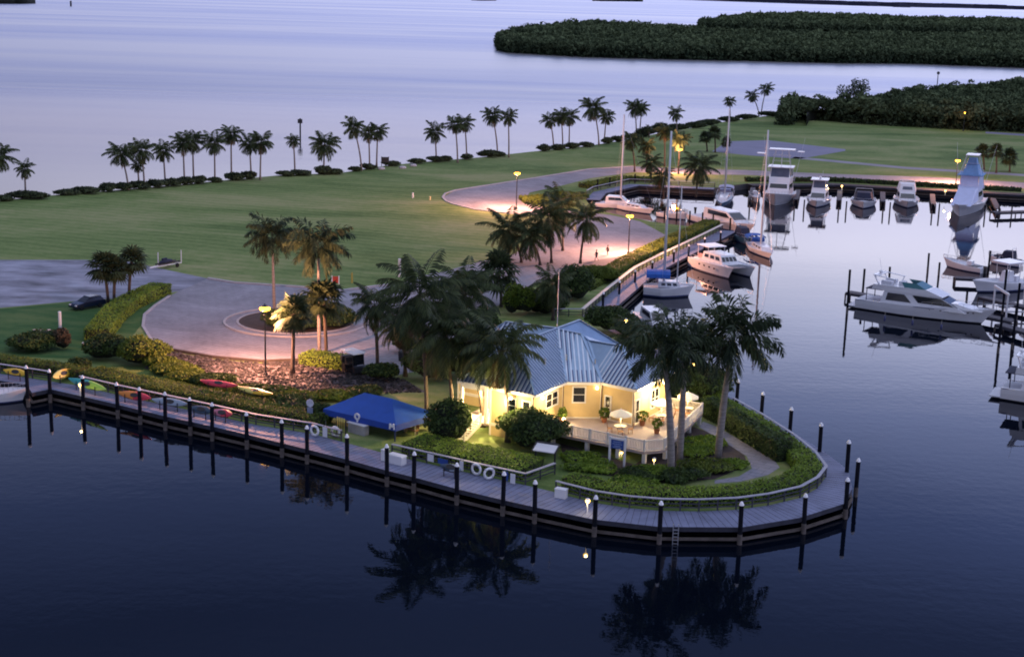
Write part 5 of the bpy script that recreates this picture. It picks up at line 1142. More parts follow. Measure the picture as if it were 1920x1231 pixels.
def piling(b, h, label, group, r=.2, cap=True, first={}):
    root = thing('dock_piling', label, 'piling', (b.x, b.y, 0), 0, group); PR = random.Random(label); root.rotation_euler = (PR.uniform(-.014, .014), PR.uniform(-.014, .014), 0); h += PR.uniform(-.07, .07); mb = MB(); mb.tube([(0, 0, .9), (0, 0, h)], r, 9); mb.build('post', PILE, root)
    mb = MB(); mb.tube([(0, 0, -1.5), (0, 0, .9)], r * 1.08, 9); mb.build('wet_foot', PILELOW, root)
    if cap: mb = MB(); mb.lathe([(r * 1.05, 0), (r * 1.02, .06), (r * .5, .3), (.005, .36)], (0, 0, h), 9); mb.build('cap', CAPW, root)
    return root
FP = [(53, 739, 687), (94, 731, 693), (156, 745, 706), (221, 760, 718), (263, 771, 726), (310, 782, 737), (357, 791, 747), (398, 801, 757), (463, 816, 773), (529, 831, 787), (576, 843, 800), (651, 863, 816), (726, 884, 835), (776, 896, 847), (857, 918, 868), (943, 938, 886), (1003, 952, 901), (1115, 976, 928), (1237, 990, 940), (1388, 991, 940), (1508, 971, 925), (1586, 944, 898), (1585, 884, 828), (1534, 846, 793), (1478, 812, 764), (1424, 785, 737), (1378, 758, 712)]
for i, (x, y, ty) in enumerate(FP):
    b = G(x, y, DZ); b2 = Vector((b.x, b.y - .12, 0)) if i < 22 else Vector((b.x + .15, b.y, 0)); h = V(x, ty, b.y).z
    piling(b2, h - .2, 'black piling with white cap on the boardwalk edge, %s from the left' % ORD[i] if i < 22 else 'black piling with white cap on the right side of the point, %s from its tip' % ORD[i - 22], 'white capped pilings of the boardwalk')
b = G(1604, 930, 0); piling(b, V(1612, 865, b.y).z, 'free standing black piling in the water just off the tip of the point', 'pilings standing free in the water')
DP = [(1588, 588, 505, 'leftmost, at the end of the long pier'), (1617, 556, 503, 'second at the left end of the long pier'), (1666, 540, 500, 'behind the stern awning of the flybridge yacht'), (1739, 512, 474, 'tall one behind the radar arch of the flybridge yacht'), (1760, 516, 492, 'short one right of the radar arch'), (1871, 662, 588, 'left one at the right end of the long pier'), (1897, 655, 578, 'right one at the right end of the long pier'),
      (1812, 566, 545, 'behind the bow of the flybridge yacht'), (1851, 528, 470, 'left of the T-top'), (1879, 590, 505, 'in front of the T-top boat'), (1905, 600, 530, 'at the right edge in front of the T-top boat')]
for x, y, ty, d in DP:
    b = G(x, y, 0); piling(b, V(x, ty, b.y).z, 'grey mooring piling ' + d, 'mooring pilings of the right docks', .17, False)
for i, x in enumerate([1405, 1489, 1507, 1572, 1586, 1655, 1668, 1747, 1760, 1846, 1872, 1896]):
    b = G(x, 392 + (x - 1400) * .03, 0); piling(b, 2.3, 'thin mooring piling in front of the far quay, %s from the left' % ORD[i], 'mooring pilings of the far quay', .15, False)
for i, (x, y) in enumerate([(1120, 366), (1143, 361), (1165, 357), (1190, 354), (1220, 353), (1245, 420), (1268, 424), (1292, 428), (1316, 431), (1336, 434), (1368, 442)]):
    b = G(x, y, 0); piling(b, 3.4, 'dark mooring piling of the inlet, %s from the left' % ORD[i], 'mooring pilings of the inlet', .16, False)
for i, (x, y) in enumerate([(1130, 590), (1160, 568), (1190, 545), (1222, 528), (1262, 506), (1290, 495), (1320, 480), (1350, 467)]):
    b = G(x, y, 0); piling(b, 3.0, 'black piling with white cap along the basin boardwalk, %s from the clubhouse' % ORD[i], 'white capped pilings of the basin', .17)
# boat lift at the right edge
t = thing('boat_lift', 'white boat lift with four posts at the right edge', 'boat lift', G(1902, 590, 0)); mb = MB()
for x in (-2.2, 2.2):
    for y in (-3, 3): mb = MB(); mb.bar((x, y, -1), (x, y, 3.6), .22); mb.build('post', WHITE, t)
mb = MB(); mb.bar((-2.2, -3.3, 3.6), (-2.2, 3.3, 3.6), .25, .3); mb.bar((2.2, -3.3, 3.6), (2.2, 3.3, 3.6), .25, .3); mb.build('top_beam', WHITE, t); mb = MB(); mb.bar((-2.2, -2, .9), (2.2, -2, .9), .2); mb.bar((-2.2, 2, .9), (2.2, 2, .9), .2); mb.build('cradle', ALU, t)
# ------------------------------------------------------------------ boardwalk railings
RAILW = pm('rail_wood_mat', (.36, .36, .42), .65, .15, 1); RAILD = pm('rail_dark_wood_mat', (.055, .055, .07), .8, .2, 1)
def walk_rail(px, label, h=1.05, z=DZ, mat=RAILW, every=2.0, inset=.12, topw=.3):
    pts = [G(x, y, z) for x, y in px]; o = pts[0]; root = thing('boardwalk_railing', label, 'railing', o, 0, 'railings of the boardwalk'); pts = [p - o for p in pts]; tr = MB(); lr = MB(); n = 0; up = Vector((0, 0, 1))
    proto = None
    for i, (a, b) in enumerate(zip(pts, pts[1:])):
        tr.bar(a + up * (h + .003 * (i % 2)), b + up * (h + .003 * (i % 2)), topw, .07); lr.bar(a + up * .62, b + up * .62, .06, .1); lr.bar(a + up * .28, b + up * .28, .06, .1)
        m_ = max(1, round((b - a).length / every))
        for k in range(m_ + (1 if i == len(pts) - 2 else 0)):
            q = a + (b - a) * k / m_
            if n > 95: continue
            n += 1
            if proto is None: mb = MB(); mb.box((0, 0, h / 2 - .03), (.13, .13, h - .02)); proto = mb.build('rail_post', RAILD, root, q)
            else: c = proto.copy(); COL.objects.link(c); c.location = q; c.parent = root
    tr.build('top_rail', mat, root); lr.build('lower_rail', RAILD, root); return root
walk_rail([(-200, 667), (0, 699), (92, 713)], 'railing along the far left of the boardwalk behind the yellow kayak')
walk_rail([(150, 722), (230, 741), (330, 762), (400, 777), (480, 795), (586, 812), (640, 826)], 'long railing behind the row of kayaks')
walk_rail([(735, 852), (800, 867), (883, 886), (985, 908)], 'railing hung with life rings right of the blue canopy')
walk_rail([(985, 908), (1040, 888)], 'short railing turning back beside the white sign board')
walk_rail([(1042, 922), (1060, 927), (1115, 941), (1180, 951), (1240, 956), (1310, 957), (1380, 954), (1440, 946), (1500, 932), (1532, 914), (1548, 893), (1527, 865)], 'curved railing round the point below the bright hedge')
walk_rail([(1527, 865), (1488, 833), (1430, 795), (1374, 763)], 'railing along the right side of the point hidden by the hedge')
walk_rail([(1092, 593), (1140, 552), (1190, 513), (1240, 487), (1300, 458), (1354, 431)], 'long pale railing along the basin beside the sailboats', mat=pm('pale_rail_mat', (.62, .58, .52), .6, .1, 1), topw=.5)
walk_rail([(1092, 593), (1040, 593)], 'short railing end behind the clubhouse roof')
walk_rail([(1100, 366), (1112, 359), (1180, 344), (1240, 346), (1340, 351)], 'pale railing along the far side of the inlet', every=3.5)
# ------------------------------------------------------------------ street lamps
SODIUM = emat('sodium_lamp_mat', (1, .46, .04), 9); SOD = (1.0, .42, .24)
PATHB = emat('path_lamp_mat', (1, .60, .13), 9)
def street_lamp(px, base, top, label, power, r=.56):
    b = G(px, base); h = V(px + (base - top) * .012, top, b.y).z - LAND; root = thing('street_lamp', label, 'street lamp', b, 0, 'sodium street lamps')
    mb = MB(); mb.lathe([(.24, 0), (.24, .35), (.11, .45), (.07, h - .35), (.05, h - .3)], n=10); mb.build('post', DARKM, root)
    mb = MB(); mb.lathe([(.05, h - .32), (.24, h - .28), (.26, h - .2), (.1, h - .18)], n=10); mb.lathe([(.36, h + .32), (.30, h + .42), (.08, h + .55), (.02, h + .7)], n=10); mb.build('lamp_housing', DARKM, root)
    mb = MB(); mb.lathe([(.16, h - .2), (r, h - .05), (r * 1.1, h + .18), (.2, h + .32)], n=10); mb.build('lamp_glass', SODIUM, root)
    point_light('lamp_light', b + Vector((-.6, .9, h - .1)), SOD, power * 9, .3)
    return root
street_lamp(498, 704, 580, 'lit street lamp at the turning circle in front of the roundabout', 3400)
street_lamp(968, 392, 326, 'lit street lamp at the road bend above the dark palm clump', 2900)
street_lamp(1178, 476, 406, 'lit street lamp beside the two walkers on the marina road', 2600)
street_lamp(1792, 345, 302, 'lit street lamp behind the covered sport fishing boat', 3000)
street_lamp(1272, 326, 281, 'lit street lamp half hidden under a palm crown at the inlet', 1500)
street_lamp(1806, 246, 212, 'small white lamp at the foot of the mangrove wood', 60, .15)
def path_light(px, py, h, label, power, z=LAND, r=.14, glow=1.0):
    b = G(px, py, z); root = thing('path_light', label, 'path light', b, 0, 'small warm path lights'); mb = MB(); mb.tube([(0, 0, 0), (0, 0, h)], .06, 8); mb.lathe([(.2, h + .26), (.16, h + .32), (.02, h + .4)], n=10); mb.build('post', WHITE, root)
    mb = MB(); mb.ball((0, 0, h + .13), r, n=10, m=6); mb.build('lamp_globe', PATHB, root); point_light('path_lamp_light', b + Vector((0, -.3, h + .1)), (1, .76, .38), power, .12)
path_light(1172, 640, 2.6, 'small lit lamp at the corner of the blue roof', 60, r=.2); path_light(1299, 706, 1.4, 'small lit lamp on the dock behind the royal palms', 70, r=.2)
path_light(1101, 962, 1.0, 'lit white dock pedestal on the curved boardwalk', 45, DZ, .2); path_light(151, 742, 1.1, 'lit dock pedestal in front of the green kayak', 30, DZ, .18); path_light(-8, 752, 1.3, 'dock pedestal at the far left edge', 30, DZ, .18)
path_light(1578, 357, .9, 'small lit light on the far quay beside the hardtop cruiser', 60, r=.2); path_light(1772, 366, .9, 'white lit light left of the covered boat on the far quay', 40, r=.2); path_light(750, 640, 1.6, 'small pale lamp in the garden behind the golf cart', 15, r=.12)
path_light(1165, 856, .3, 'low ground light below the deck beside the blue sign', 6); path_light(1226, 872, .4, 'low white ground light at the deck corner', 10, r=.12); path_light(885, 800, .6, 'ground light among the shrubs at the clubhouse stairs', 260, r=.14)
# ------------------------------------------------------------------ kayaks
KM = {k: pm(k + '_kayak_mat', c, .35, .06, .8) for k, c in dict(yellow=(.72, .44, .03), lime=(.30, .52, .06), teal=(.03, .30, .30), orange=(.60, .20, .03), red=(.52, .03, .06), grey=(.24, .30, .38), navy=(.03, .06, .10), pink=(.45, .15, .22), paleyellow=(.66, .58, .14)).items()}
def kayak(p0, p1, z, mats, label, tilt=0.0, w=.75, h=.36, sup=False):
    a, b = G(*p0, z), G(*p1, z); d = b - a; L_ = d.length; root = thing('kayak', label, 'kayak', a, math.atan2(d.y, d.x), 'kayaks stored along the boardwalk')
    mb = MB(); S = 16; n = 10; rings = []
    for i in range(S + 1):
        t = i / S; k = math.sin(math.pi * min(max(t, .015), .985)) ** .62; r = []
        for j in range(n):
            an = 2 * math.pi * j / n; y = math.cos(an) * w / 2 * k; zz = math.sin(an) * h / 2 * (k if math.sin(an) < 0 else k ** .5 * .8) + .12 * (2 * t - 1) ** 4
            y, zz = y * math.cos(tilt) - zz * math.sin(tilt), y * math.sin(tilt) + zz * math.cos(tilt); r.append((L_ * t, y, zz))
        rings += r
    o = mb.add(rings, [])
    for i in range(S):
        for j in range(n): mb.f.append((o + i * n + j, o + (i + 1) * n + j, o + (i + 1) * n + (j + 1) % n, o + i * n + (j + 1) % n)); mb.mi.append(0 if i < S * .5 or len(mats) == 1 else 1)
    mb.f.append(tuple(o + j for j in reversed(range(n)))); mb.mi.append(0); mb.f.append(tuple(o + S * n + j for j in range(n))); mb.mi.append(len(mats) - 1)
    mb.build('hull', [KM[m] for m in mats], root, smooth=True)
    mb = MB(); c, s = math.cos(tilt), math.sin(tilt); pts = []
    for k in range(12): an = 2 * math.pi * k / 12; y = .2 * math.sin(an); zz = h * .40; pts.append((L_ * .5 + .5 * math.cos(an), y * c - zz * s, y * s + zz * c))
    for k in range(12): mb.bar(pts[k], pts[(k + 1) % 12], .07)
    pr = mb.build('cockpit_rim', DARKM, root); mb = MB(); mb.add(pts, [tuple(range(12))]); mb.build('seat_well', DARKM, pr)
    mb = MB()
    for t in (.25, .75): mb.bar((L_ * t, -.3, -z + DZ), (L_ * t, -.3, .1), .07); mb.bar((L_ * t, -.45, -.22), (L_ * t, .45, -.22), .07)
    mb.bar((L_ * .25, -.3, -.26), (L_ * .75, -.3, -.26), .07)
    mb.build('storage_rack', DARKM, root)
kayak((8, 694), (52, 701), 2.15, ['yellow', 'yellow'], 'orange yellow kayak at the far left on its rack', .9, .9)
kayak((98, 708), (138, 693), 2.15, ['paleyellow', 'yellow'], 'yellow kayak with orange rim propped at an angle', .9, 1.1, .45)
kayak((130, 710), (200, 731), 2.15, ['teal', 'lime'], 'lime green and teal kayak behind the lit pedestal', .8, 1.0)
kayak((222, 736), (284, 747), 2.15, ['orange', 'red'], 'orange kayak with a red tip', .8, 1.0); kayak((286, 749), (352, 758), 2.15, ['grey', 'grey'], 'pale blue grey kayak right of the red tipped one', .8, .95)
kayak((356, 764), (400, 772), 2.15, ['navy', 'navy'], 'dark navy kayak between two pilings', .8, .95); kayak((398, 770), (436, 778), 2.15, ['pink', 'red'], 'pinkish red kayak next to the dark navy one', .8, .95)
kayak((376, 714), (446, 724), 3.1, ['red', 'red'], 'red kayak on a rack in front of the rock bank', .5, .95, .45); kayak((446, 726), (512, 740), 3.1, ['paleyellow', 'yellow'], 'pale yellow kayak on a rack in front of the rock bank', .4, .9, .4)
kayak((826, 872), (866, 881), 2.15, ['navy', 'grey'], 'blue kayak under the railing with the life rings', .8, .8)
# ------------------------------------------------------------------ rock bank stones
rng = np_rng(8); bank = [(312, 657), (400, 673), (490, 681), (560, 678), (640, 690), (700, 704), (760, 712), (790, 735), (700, 740), (600, 752), (540, 750), (440, 728), (330, 704), (280, 688)]
pl = [(p.x, p.y) for p in P(bank)]; o = Vector((pl[0][0], pl[0][1], LAND)); xs = [p[0] for p in pl]; ys = [p[1] for p in pl]; mb = MB(); R_ = random.Random(4); n = 0
while n < 2600:
    x, y = R_.uniform(min(xs), max(xs)), R_.uniform(min(ys), max(ys))
    if not in_poly(x, y, pl): continue
    n += 1; s = R_.uniform(.09, .26); b0 = len(mb.v); mb.ball((x - o.x, y - o.y, s * .3), s, n=6, m=4, sq=(R_.uniform(.7, 1.2), R_.uniform(.7, 1.2), R_.uniform(.5, .8)))
    for i in range(b0, len(mb.v)): v = mb.v[i]; mb.v[i] = (v[0] + R_.uniform(-.25, .25) * s, v[1] + R_.uniform(-.25, .25) * s, v[2] + R_.uniform(-.15, .15) * s)
STONE = leafmat('stone_mat', (.012, .011, .012), (.072, .064, .066), 0.0, .3)
tag(mb.build('rocks', STONE, None, o), 'bank of grey purple rocks below the turning circle', 'rocks', None, 'stuff')
# ------------------------------------------------------------------ blue canopy
AWB = pm('canopy_blue_mat', (.009, .078, .40), .65, .12, .8, bump=.1, bscale=3)
c1, c2, c3 = G(606, 766, 3.0), G(742, 797, 3.0), G(820, 774, 3.0); c0 = c1 + c3 - c2
root = thing('canopy', 'bright blue hipped canvas canopy over the boardwalk entrance', 'canopy', (c2.x, c2.y, LAND))
cs = [p - Vector((c2.x, c2.y, LAND)) for p in (c0, c1, c2, c3)]; ce = sum(cs, Vector()) / 4; rz_ = Vector((0, 0, 2.6)); long_ = (cs[2] - cs[1]); sh = (cs[1] - cs[0])
ra = ce - long_ * .22 + Vector((0, 0, 1.55)); rb = ce + long_ * .16 + Vector((0, 0, 1.55)); up5 = Vector((0, 0, -.62))
mb = MB(); mb.add(cs + [ra, rb], [(1, 2, 5, 4), (2, 3, 5), (3, 0, 4, 5), (0, 1, 4)]); top = mb.build('canvas_roof', AWB, root)
mb = MB()
for i in range(4): a, b = cs[i], cs[(i + 1) % 4]; mb.quad(a + up5, b + up5, b, a)
val = mb.build('valance', pm('canopy_valance_mat', (.010, .055, .34), .7, .12, .8), root)
for i, p in enumerate(cs):
    q = p + (ce - p) * .04; mb = MB(); mb.tube([(q.x, q.y, 0), (q.x, q.y, p.z)], .07, 8); mb.build('post', STEEL if i != 2 else pm('blue_post_mat', (.01, .03, .14), .5), root)
for q0, q1 in ((cs[1], cs[2]), (cs[2], cs[3])): q = (q0 + q1) / 2; q = q + (ce - q) * .04; mb = MB(); mb.tube([(q.x, q.y, 0), (q.x, q.y, q.z)], .06, 8); mb.build('post', STEEL, root)
# white emblem on the front slope/valance: a curled shell like mark, and a two legged mark at the corner
dx = (cs[2] - cs[1]).normalized(); nn_ = Vector((dx.y, -dx.x, 0)); ev = cs[1] + (cs[2] - cs[1]) * .48 + Vector((0, 0, -.02)); up = Vector((0, 0, 1))
def on_val(c, pts, w, name):
    mb = MB(); P3 = [c + dx * a + up * b + nn_ * .035 for a, b in pts]
    for a, b in zip(P3, P3[1:]): mb.bar(a, b, w)
    mb.build(name, WHITE, val)
on_val(ev, [(.28 * math.cos(t), .05 + .26 * math.sin(t)) for t in [k * .55 - 1.2 for k in range(11)]] + [(.10, -.3), (-.02, -.5)], .16, 'emblem')
on_val(cs[2] - dx * .42, [(-.28, -.48), (-.26, .05), (0, -.25), (.2, .08), (.26, -.45)], .15, 'emblem')
# things below the canopy
t = thing('counter', 'pale grey counter standing under the blue canopy', 'counter', G(672, 812, LAND), rad(-38)); mb = MB(); mb.box((0, 0, .5), (2.2, .7, 1.0)); mb.build('cabinet', pm('counter_mat', (.36, .35, .36), .6), t); mb = MB(); mb.box((0, 0, 1.03), (2.4, .9, .06)); mb.build('worktop', WHITE, t)
t = thing('kayak_paddle_rack', 'dark paddle rack beside the counter under the canopy', 'rack', G(640, 818, LAND), rad(-38)); mb = MB()
for x in (-.6, .6): mb.bar((x, 0, 0), (x, 0, 1.7), .09)
mb.bar((-.6, 0, 1.6), (.6, 0, 1.6), .08); mb.bar((-.6, 0, .5), (.6, 0, .5), .08); mb.build('frame', DARKM, t); mb = MB()
for k in range(4): x = -.45 + .3 * k; mb.bar((x, -.08, .1), (x, -.08, 1.6), .035); mb.box((x, -.08, 1.75), (.17, .04, .4))
mb.build('paddles', KM['paleyellow'], t)
t = thing('bench', 'dark wooden bench under the right half of the canopy', 'bench', G(770, 812, LAND), rad(-38)); mb = MB(); mb.box((0, 0, .45), (1.8, .5, .07)); mb.build('seat', TEAK, t); mb = MB(); mb.box((0, .25, .8), (1.8, .06, .4)); mb.build('backrest', TEAK, t)
for x in (-.75, .75): mb = MB(); mb.box((x, 0, .21), (.08, .45, .42)); mb.build('leg', DARKM, t)
t = thing('dock_box', 'white dock storage box at the railing end below the canopy corner', 'dock box', G(744, 868, DZ), rad(-34)); mb = MB(); mb.box((0, 0, .38), (1.7, .75, .76)); mb.build('box', WHITE, t); mb = MB(); mb.box((0, 0, .82), (1.8, .85, .1), 0, 0, .9); mb.build('lid', WHITE, t)
t = thing('dock_box', 'narrow white dock box standing upright left of the wide one', 'dock box', G(722, 862, DZ), rad(-34)); mb = MB(); mb.box((0, 0, .5), (.5, .6, 1.0)); mb.build('box', WHITE, t); mb = MB(); mb.box((0, 0, 1.04), (.56, .66, .08)); mb.build('lid', WHITE, t)
t = thing('dock_box', 'white dock box at the start of the curved railing', 'dock box', G(1052, 932, DZ), rad(-25)); mb = MB(); mb.box((0, 0, .38), (1.0, .6, .76)); mb.build('box', WHITE, t); mb = MB(); mb.box((0, 0, .8), (1.06, .66, .08)); mb.build('lid', WHITE, t)
# life rings and small boards on the railings
def on_rail(px, py, z): return G(px, py, z)
RD = Vector((.83, -.55, 0)).normalized(); RN = Vector((-.55, -.83, 0)).normalized()
LR = pm('life_ring_mat', (.85, .85, .86), .5, .05, 1); ORB = pm('ring_band_mat', (.55, .55, .58), .5)
for px, py, l in [(592, 806, 'white life ring left of the blue canopy, left of two'), (631, 808, 'white life ring left of the blue canopy, right of two'), (895, 878, 'white life ring in the middle of the railing right of the canopy'), (919, 886, 'white life ring seen edge on near the right end of the railing')]:
    p = G(px, py, DZ + .62) + RN * .16; root = thing('life_ring', l, 'life ring', p, 0, 'life rings on the boardwalk railings'); ax = RN if '919' not in str(px) else (RN + RD * 1.6)
    mb = MB(); mb.torus((0, 0, 0), .46, .12, ax); mb.build('ring', LR, root, smooth=True); mb = MB(); e1 = Vector(ax).normalized().cross(Vector((0, 0, 1))).normalized()
    for k in range(4): a = k * 1.571 + .785; mb = MB(); mb.ball(tuple((e1 * math.cos(a) + Vector((0, 0, 1)) * math.sin(a)) * .46), .135, n=8, m=5); mb.build('ring_band', ORB, root)
def board(px, py, w, h, mat, label, z=DZ + .6):
    p = G(px, py, z) + RN * .14; root = thing('rail_board', label, 'sign', p, math.atan2(RD.y, RD.x), 'small boards on the boardwalk railings'); mb = MB(); mb.box((0, 0, 0), (w, .05, h)); mb.build('board', mat, root); mb = MB()
    for s in (-1, 1): mb.bar((s * w * .35, .03, h * .5), (s * w * .35, .08, h * .5 + .15), .04)
    mb.build('hanger', DARKM, root)
BLUES = pm('sign_blue_mat', (.02, .07, .30), .5)
board(611, 809, .55, 1.0, WHITE, 'white board hanging between two life rings'); board(584, 801, .5, .7, BLUES, 'blue board on the railing left of the life rings'); board(809, 857, .7, .7, WHITE, 'white square board on the railing below the dark hedge'); board(832, 864, 1.1, .5, BLUES, 'blue board on the railing below the dark hedge'); board(867, 872, .4, .9, WHITE, 'narrow white board left of the single life ring'); board(949, 891, .6, .8, BLUES, 'blue white board near the right end of the railing'); board(963, 896, .5, .9, WHITE, 'white board at the right end of the railing')
# ------------------------------------------------------------------ signs and posts
root = thing('clubhouse_sign', 'blue sign board on two white posts in front of the deck', 'sign', G(1156, 872), rad(-25)); mb = MB()
mb.box((0, 0, 2.05), (1.25, .09, .85)); sb = mb.build('board', BLUES, root); mb = MB(); mb.bar((-.85, 0, 2.6), (.85, 0, 2.6), .18, .16); mb.build('cross_beam', WHITE, root); mb = MB()
for z_, w_ in ((2.3, .8), (2.1, .95), (1.92, .6), (1.78, .85)): mb.box((0, -.052, z_), (w_, .02, .06))
mb.build('lettering', pm('pale_blue_mark_mat', (.30, .38, .62), .6), sb)
for x in (-.75, .75): mb = MB(); mb.bar((x, 0, -.1), (x, 0, 2.75), .17); mb.build('post', WHITE, root)
root = thing('boardwalk_sign', 'round and square blue white sign on a post left of the canopy', 'sign', G(582, 797), rad(-20)); mb = MB(); mb.tube([(0, 0, 0), (0, 0, 2.5)], .06, 8); mb.build('post', STEEL, root); mb = MB(); mb.lathe([(.42, -.03), (.42, .03)], n=8); s_ = mb.build('upper_plate', pm('sign_white_mat', (.55, .58, .68), .5), root, (0, -.08, 2.35)); s_.rotation_euler = (rad(90), 0, 0); mb = MB(); mb.box((0, -.08, 1.6), (.62, .05, .6)); mb.build('lower_plate', pm('sign_grey_blue_mat', (.22, .27, .40), .5), root)
root = thing('notice_board', 'flat white topped board in a dark frame beside the path onto the boardwalk', 'notice board', G(1022, 872), rad(-22)); mb = MB(); mb.add([(-1.05, -.55, 1.45), (1.05, -.55, 1.45), (1.05, .55, 1.85), (-1.05, .55, 1.85), (-1.05, -.55, 1.53), (1.05, -.55, 1.53), (1.05, .55, 1.93), (-1.05, .55, 1.93)], [(3, 2, 1, 0), (4, 5, 6, 7), (0, 1, 5, 4), (1, 2, 6, 5), (2, 3, 7, 6), (3, 0, 4, 7)]); mb.build('panel', WHITE, root); mb = MB()
for x in (-.95, .95): mb.bar((x, 0, 0), (x, 0, 1.6), .14)
mb.bar((-1.1, .62, 1.98), (1.1, .62, 1.98), .16); mb.bar((-1.14, -.55, 1.45), (-1.14, .6, 1.95), .12); mb.bar((1.14, -.55, 1.45), (1.14, .6, 1.95), .12); mb.build('frame', DARKM, root)
def bollard(px, py, ty, label, w=.2, mat=WHITE, name='marker_post', cat='post', group='posts on the lawns'):
    b = G(px, py); h = V(px, ty, b.y).z - LAND; root = thing(name, label, cat, b, 0, group); mb = MB(); mb.tube([(0, 0, -.1), (0, 0, h)], w, 9); mb.build('post', mat, root); mb = MB(); mb.lathe([(w * 1.1, 0), (w, .06), (.01, .14)], (0, 0, h), 9); mb.build('cap', mat, root)
bollard(749, 519, 486, 'white post on the lawn edge above the golf cart', .22); bollard(113, 616, 585, 'white post on the darker lawn below the parked car', .2); bollard(774, 371, 362, 'tiny white post on the far lawn left of the road bend', .2); bollard(806, 375, 369, 'tiny yellowish post on the far lawn closest to the road bend', .18, pm('pale_post_mat', (.6, .55, .3)))
bollard(660, 530, 512, 'yellow post at the lawn edge right of the red sign', .12, pm('yellow_post_mat', (.45, .36, .06), .6)); bollard(612, 532, 513, 'yellow post at the lawn edge left of the red sign', .12, pm('yellow_post_mat', (.45, .36, .06), .6))
root = thing('warning_sign', 'red sign with white borders at the lawn edge behind the roundabout', 'sign', G(629, 537)); mb = MB(); mb.box((0, 0, 1.0), (.8, .06, 1.0)); sb = mb.build('board', pm('sign_red_mat', (.55, .04, .02), .5), root); mb = MB()
for x in (-.5, .5): mb.box((x, 0, 1.0), (.16, .08, 1.25))
mb.build('border', WHITE, sb); mb = MB(); mb.bar((0, .05, 0), (0, .05, .7), .1); mb.build('post', DARKM, root)
root = thing('shore_sign', 'dark information board at the bay shore beside the leaning palm trio', 'sign', G(722, 312)); mb = MB(); mb.box((0, 0, 1.6), (1.9, .12, 1.3)); mb.build('board', DARKM, root); mb = MB()
for x in (-.85, .85): mb.bar((x, 0, 0), (x, 0, 2.4), .14)
mb.build('post', DARKM, root)
for px, py, l in [(715, 318, 'pale flat rock beside the dark information board'), (755, 316, 'pale rock at the water edge'), (775, 312, 'pale rock right of the wide palm gap')]:
    mb = MB(); mb.ball((0, 0, .25), .7, n=8, m=5, sq=(1.3, .8, .6)); tag(mb.build('shore_rock', pm('pale_rock_mat', (.5, .5, .56), .9), None, G(px, py)), l, 'rock', 'pale rocks on the shore')
root = thing('lawn_bench', 'pale bench on the darker lawn above the far left hedge', 'bench', G(79, 632), rad(8)); mb = MB(); mb.box((0, 0, .45), (2.2, .5, .08)); mb.build('seat', WHITE, root); mb = MB(); mb.box((0, .28, .75), (2.2, .06, .35)); mb.build('backrest', WHITE, root)
for x in (-.9, .9): mb = MB(); mb.box((x, 0, .2), (.1, .45, .42)); mb.build('leg', STEEL, root)
root = thing('utility_box', 'small white utility box beside the dark hedge on the left lawn', 'utility box', G(163, 652)); mb = MB(); mb.box((0, 0, .3), (.9, .5, .6)); mb.build('cabinet', WHITE, root); mb = MB(); mb.box((0, 0, .63), (1.0, .6, .06)); mb.build('lid', WHITE, root)
root = thing('bin', 'black waste bin next to the roadside under the garden palms', 'bin', G(752, 676)); mb = MB(); mb.lathe([(.3, 0), (.36, 1.0), (.38, 1.02)], n=14); mb.build('body', DARKM, root); mb = MB(); mb.lathe([(.4, 1.02), (.3, 1.2), (.02, 1.3)], n=14); mb.build('lid', DARKM, root)
# ladder at the curved boardwalk
root = thing('dock_ladder', 'metal ladder hanging from the curved boardwalk into the water', 'ladder', G(1267, 992, DZ) + Vector((0, -.1, 0))); mb = MB()
for s in (-.22, .22): mb.bar((s, 0, -1.4), (s, 0, .5), .06)
mb.build('side_rail', STEEL, root); mb = MB()
for k in range(5): mb.bar((-.22, 0, -1.2 + .3 * k), (.22, 0, -1.2 + .3 * k), .05)
mb.build('rung', STEEL, root)
# ------------------------------------------------------------------ vehicles
PAINT = pm('navy_car_paint_mat', (.018, .028, .06), .2, .06, 1, metal=.3); TYRE = pm('tyre_mat', (.012, .012, .013), .9); RIM = pm('rim_mat', (.55, .55, .58), .3, .1, 2, metal=.8)
def extrude_profile(mb, prof, w, win=0.0, mi=0):
    n = len(prof); o = mb.add([(x, s * (w / 2 - (win * max(0, (z - .95) / .6))), z) for s in (-1, 1) for x, z in prof], [])
    for i in range(n): j = (i + 1) % n; mb.f.append((o + i, o + j, o + n + j, o + n + i)[::-1]); mb.mi.append(mi)
    mb.f.append(tuple(o + i for i in range(n))); mb.mi.append(mi); mb.f.append(tuple(o + n + i for i in reversed(range(n)))); mb.mi.append(mi)
def wheel(parent, x, y, r, w=.22):
    mb = MB(); o0 = len(mb.v); mb.lathe([(r * .62, -w / 2), (r * .92, -w / 2), (r, -w / 4), (r, w / 4), (r * .92, w / 2), (r * .62, w / 2)], n=18); o = mb.build('wheel', TYRE, parent, (x, y, r)); o.rotation_euler = (rad(90), 0, 0)
    mb = MB(); mb.lathe([(.05, -w * .45), (r * .64, -w * .4), (r * .64, w * .4), (.05, w * .45)], n=14); mb.build('rim', RIM, o)
fr, bk = G(135, 582), G(192, 572); d = fr - bk; root = thing('parked_car', 'dark navy estate car parked at the lawn edge by the fan palms', 'car', (bk + fr) / 2, math.atan2(d.y, d.x))
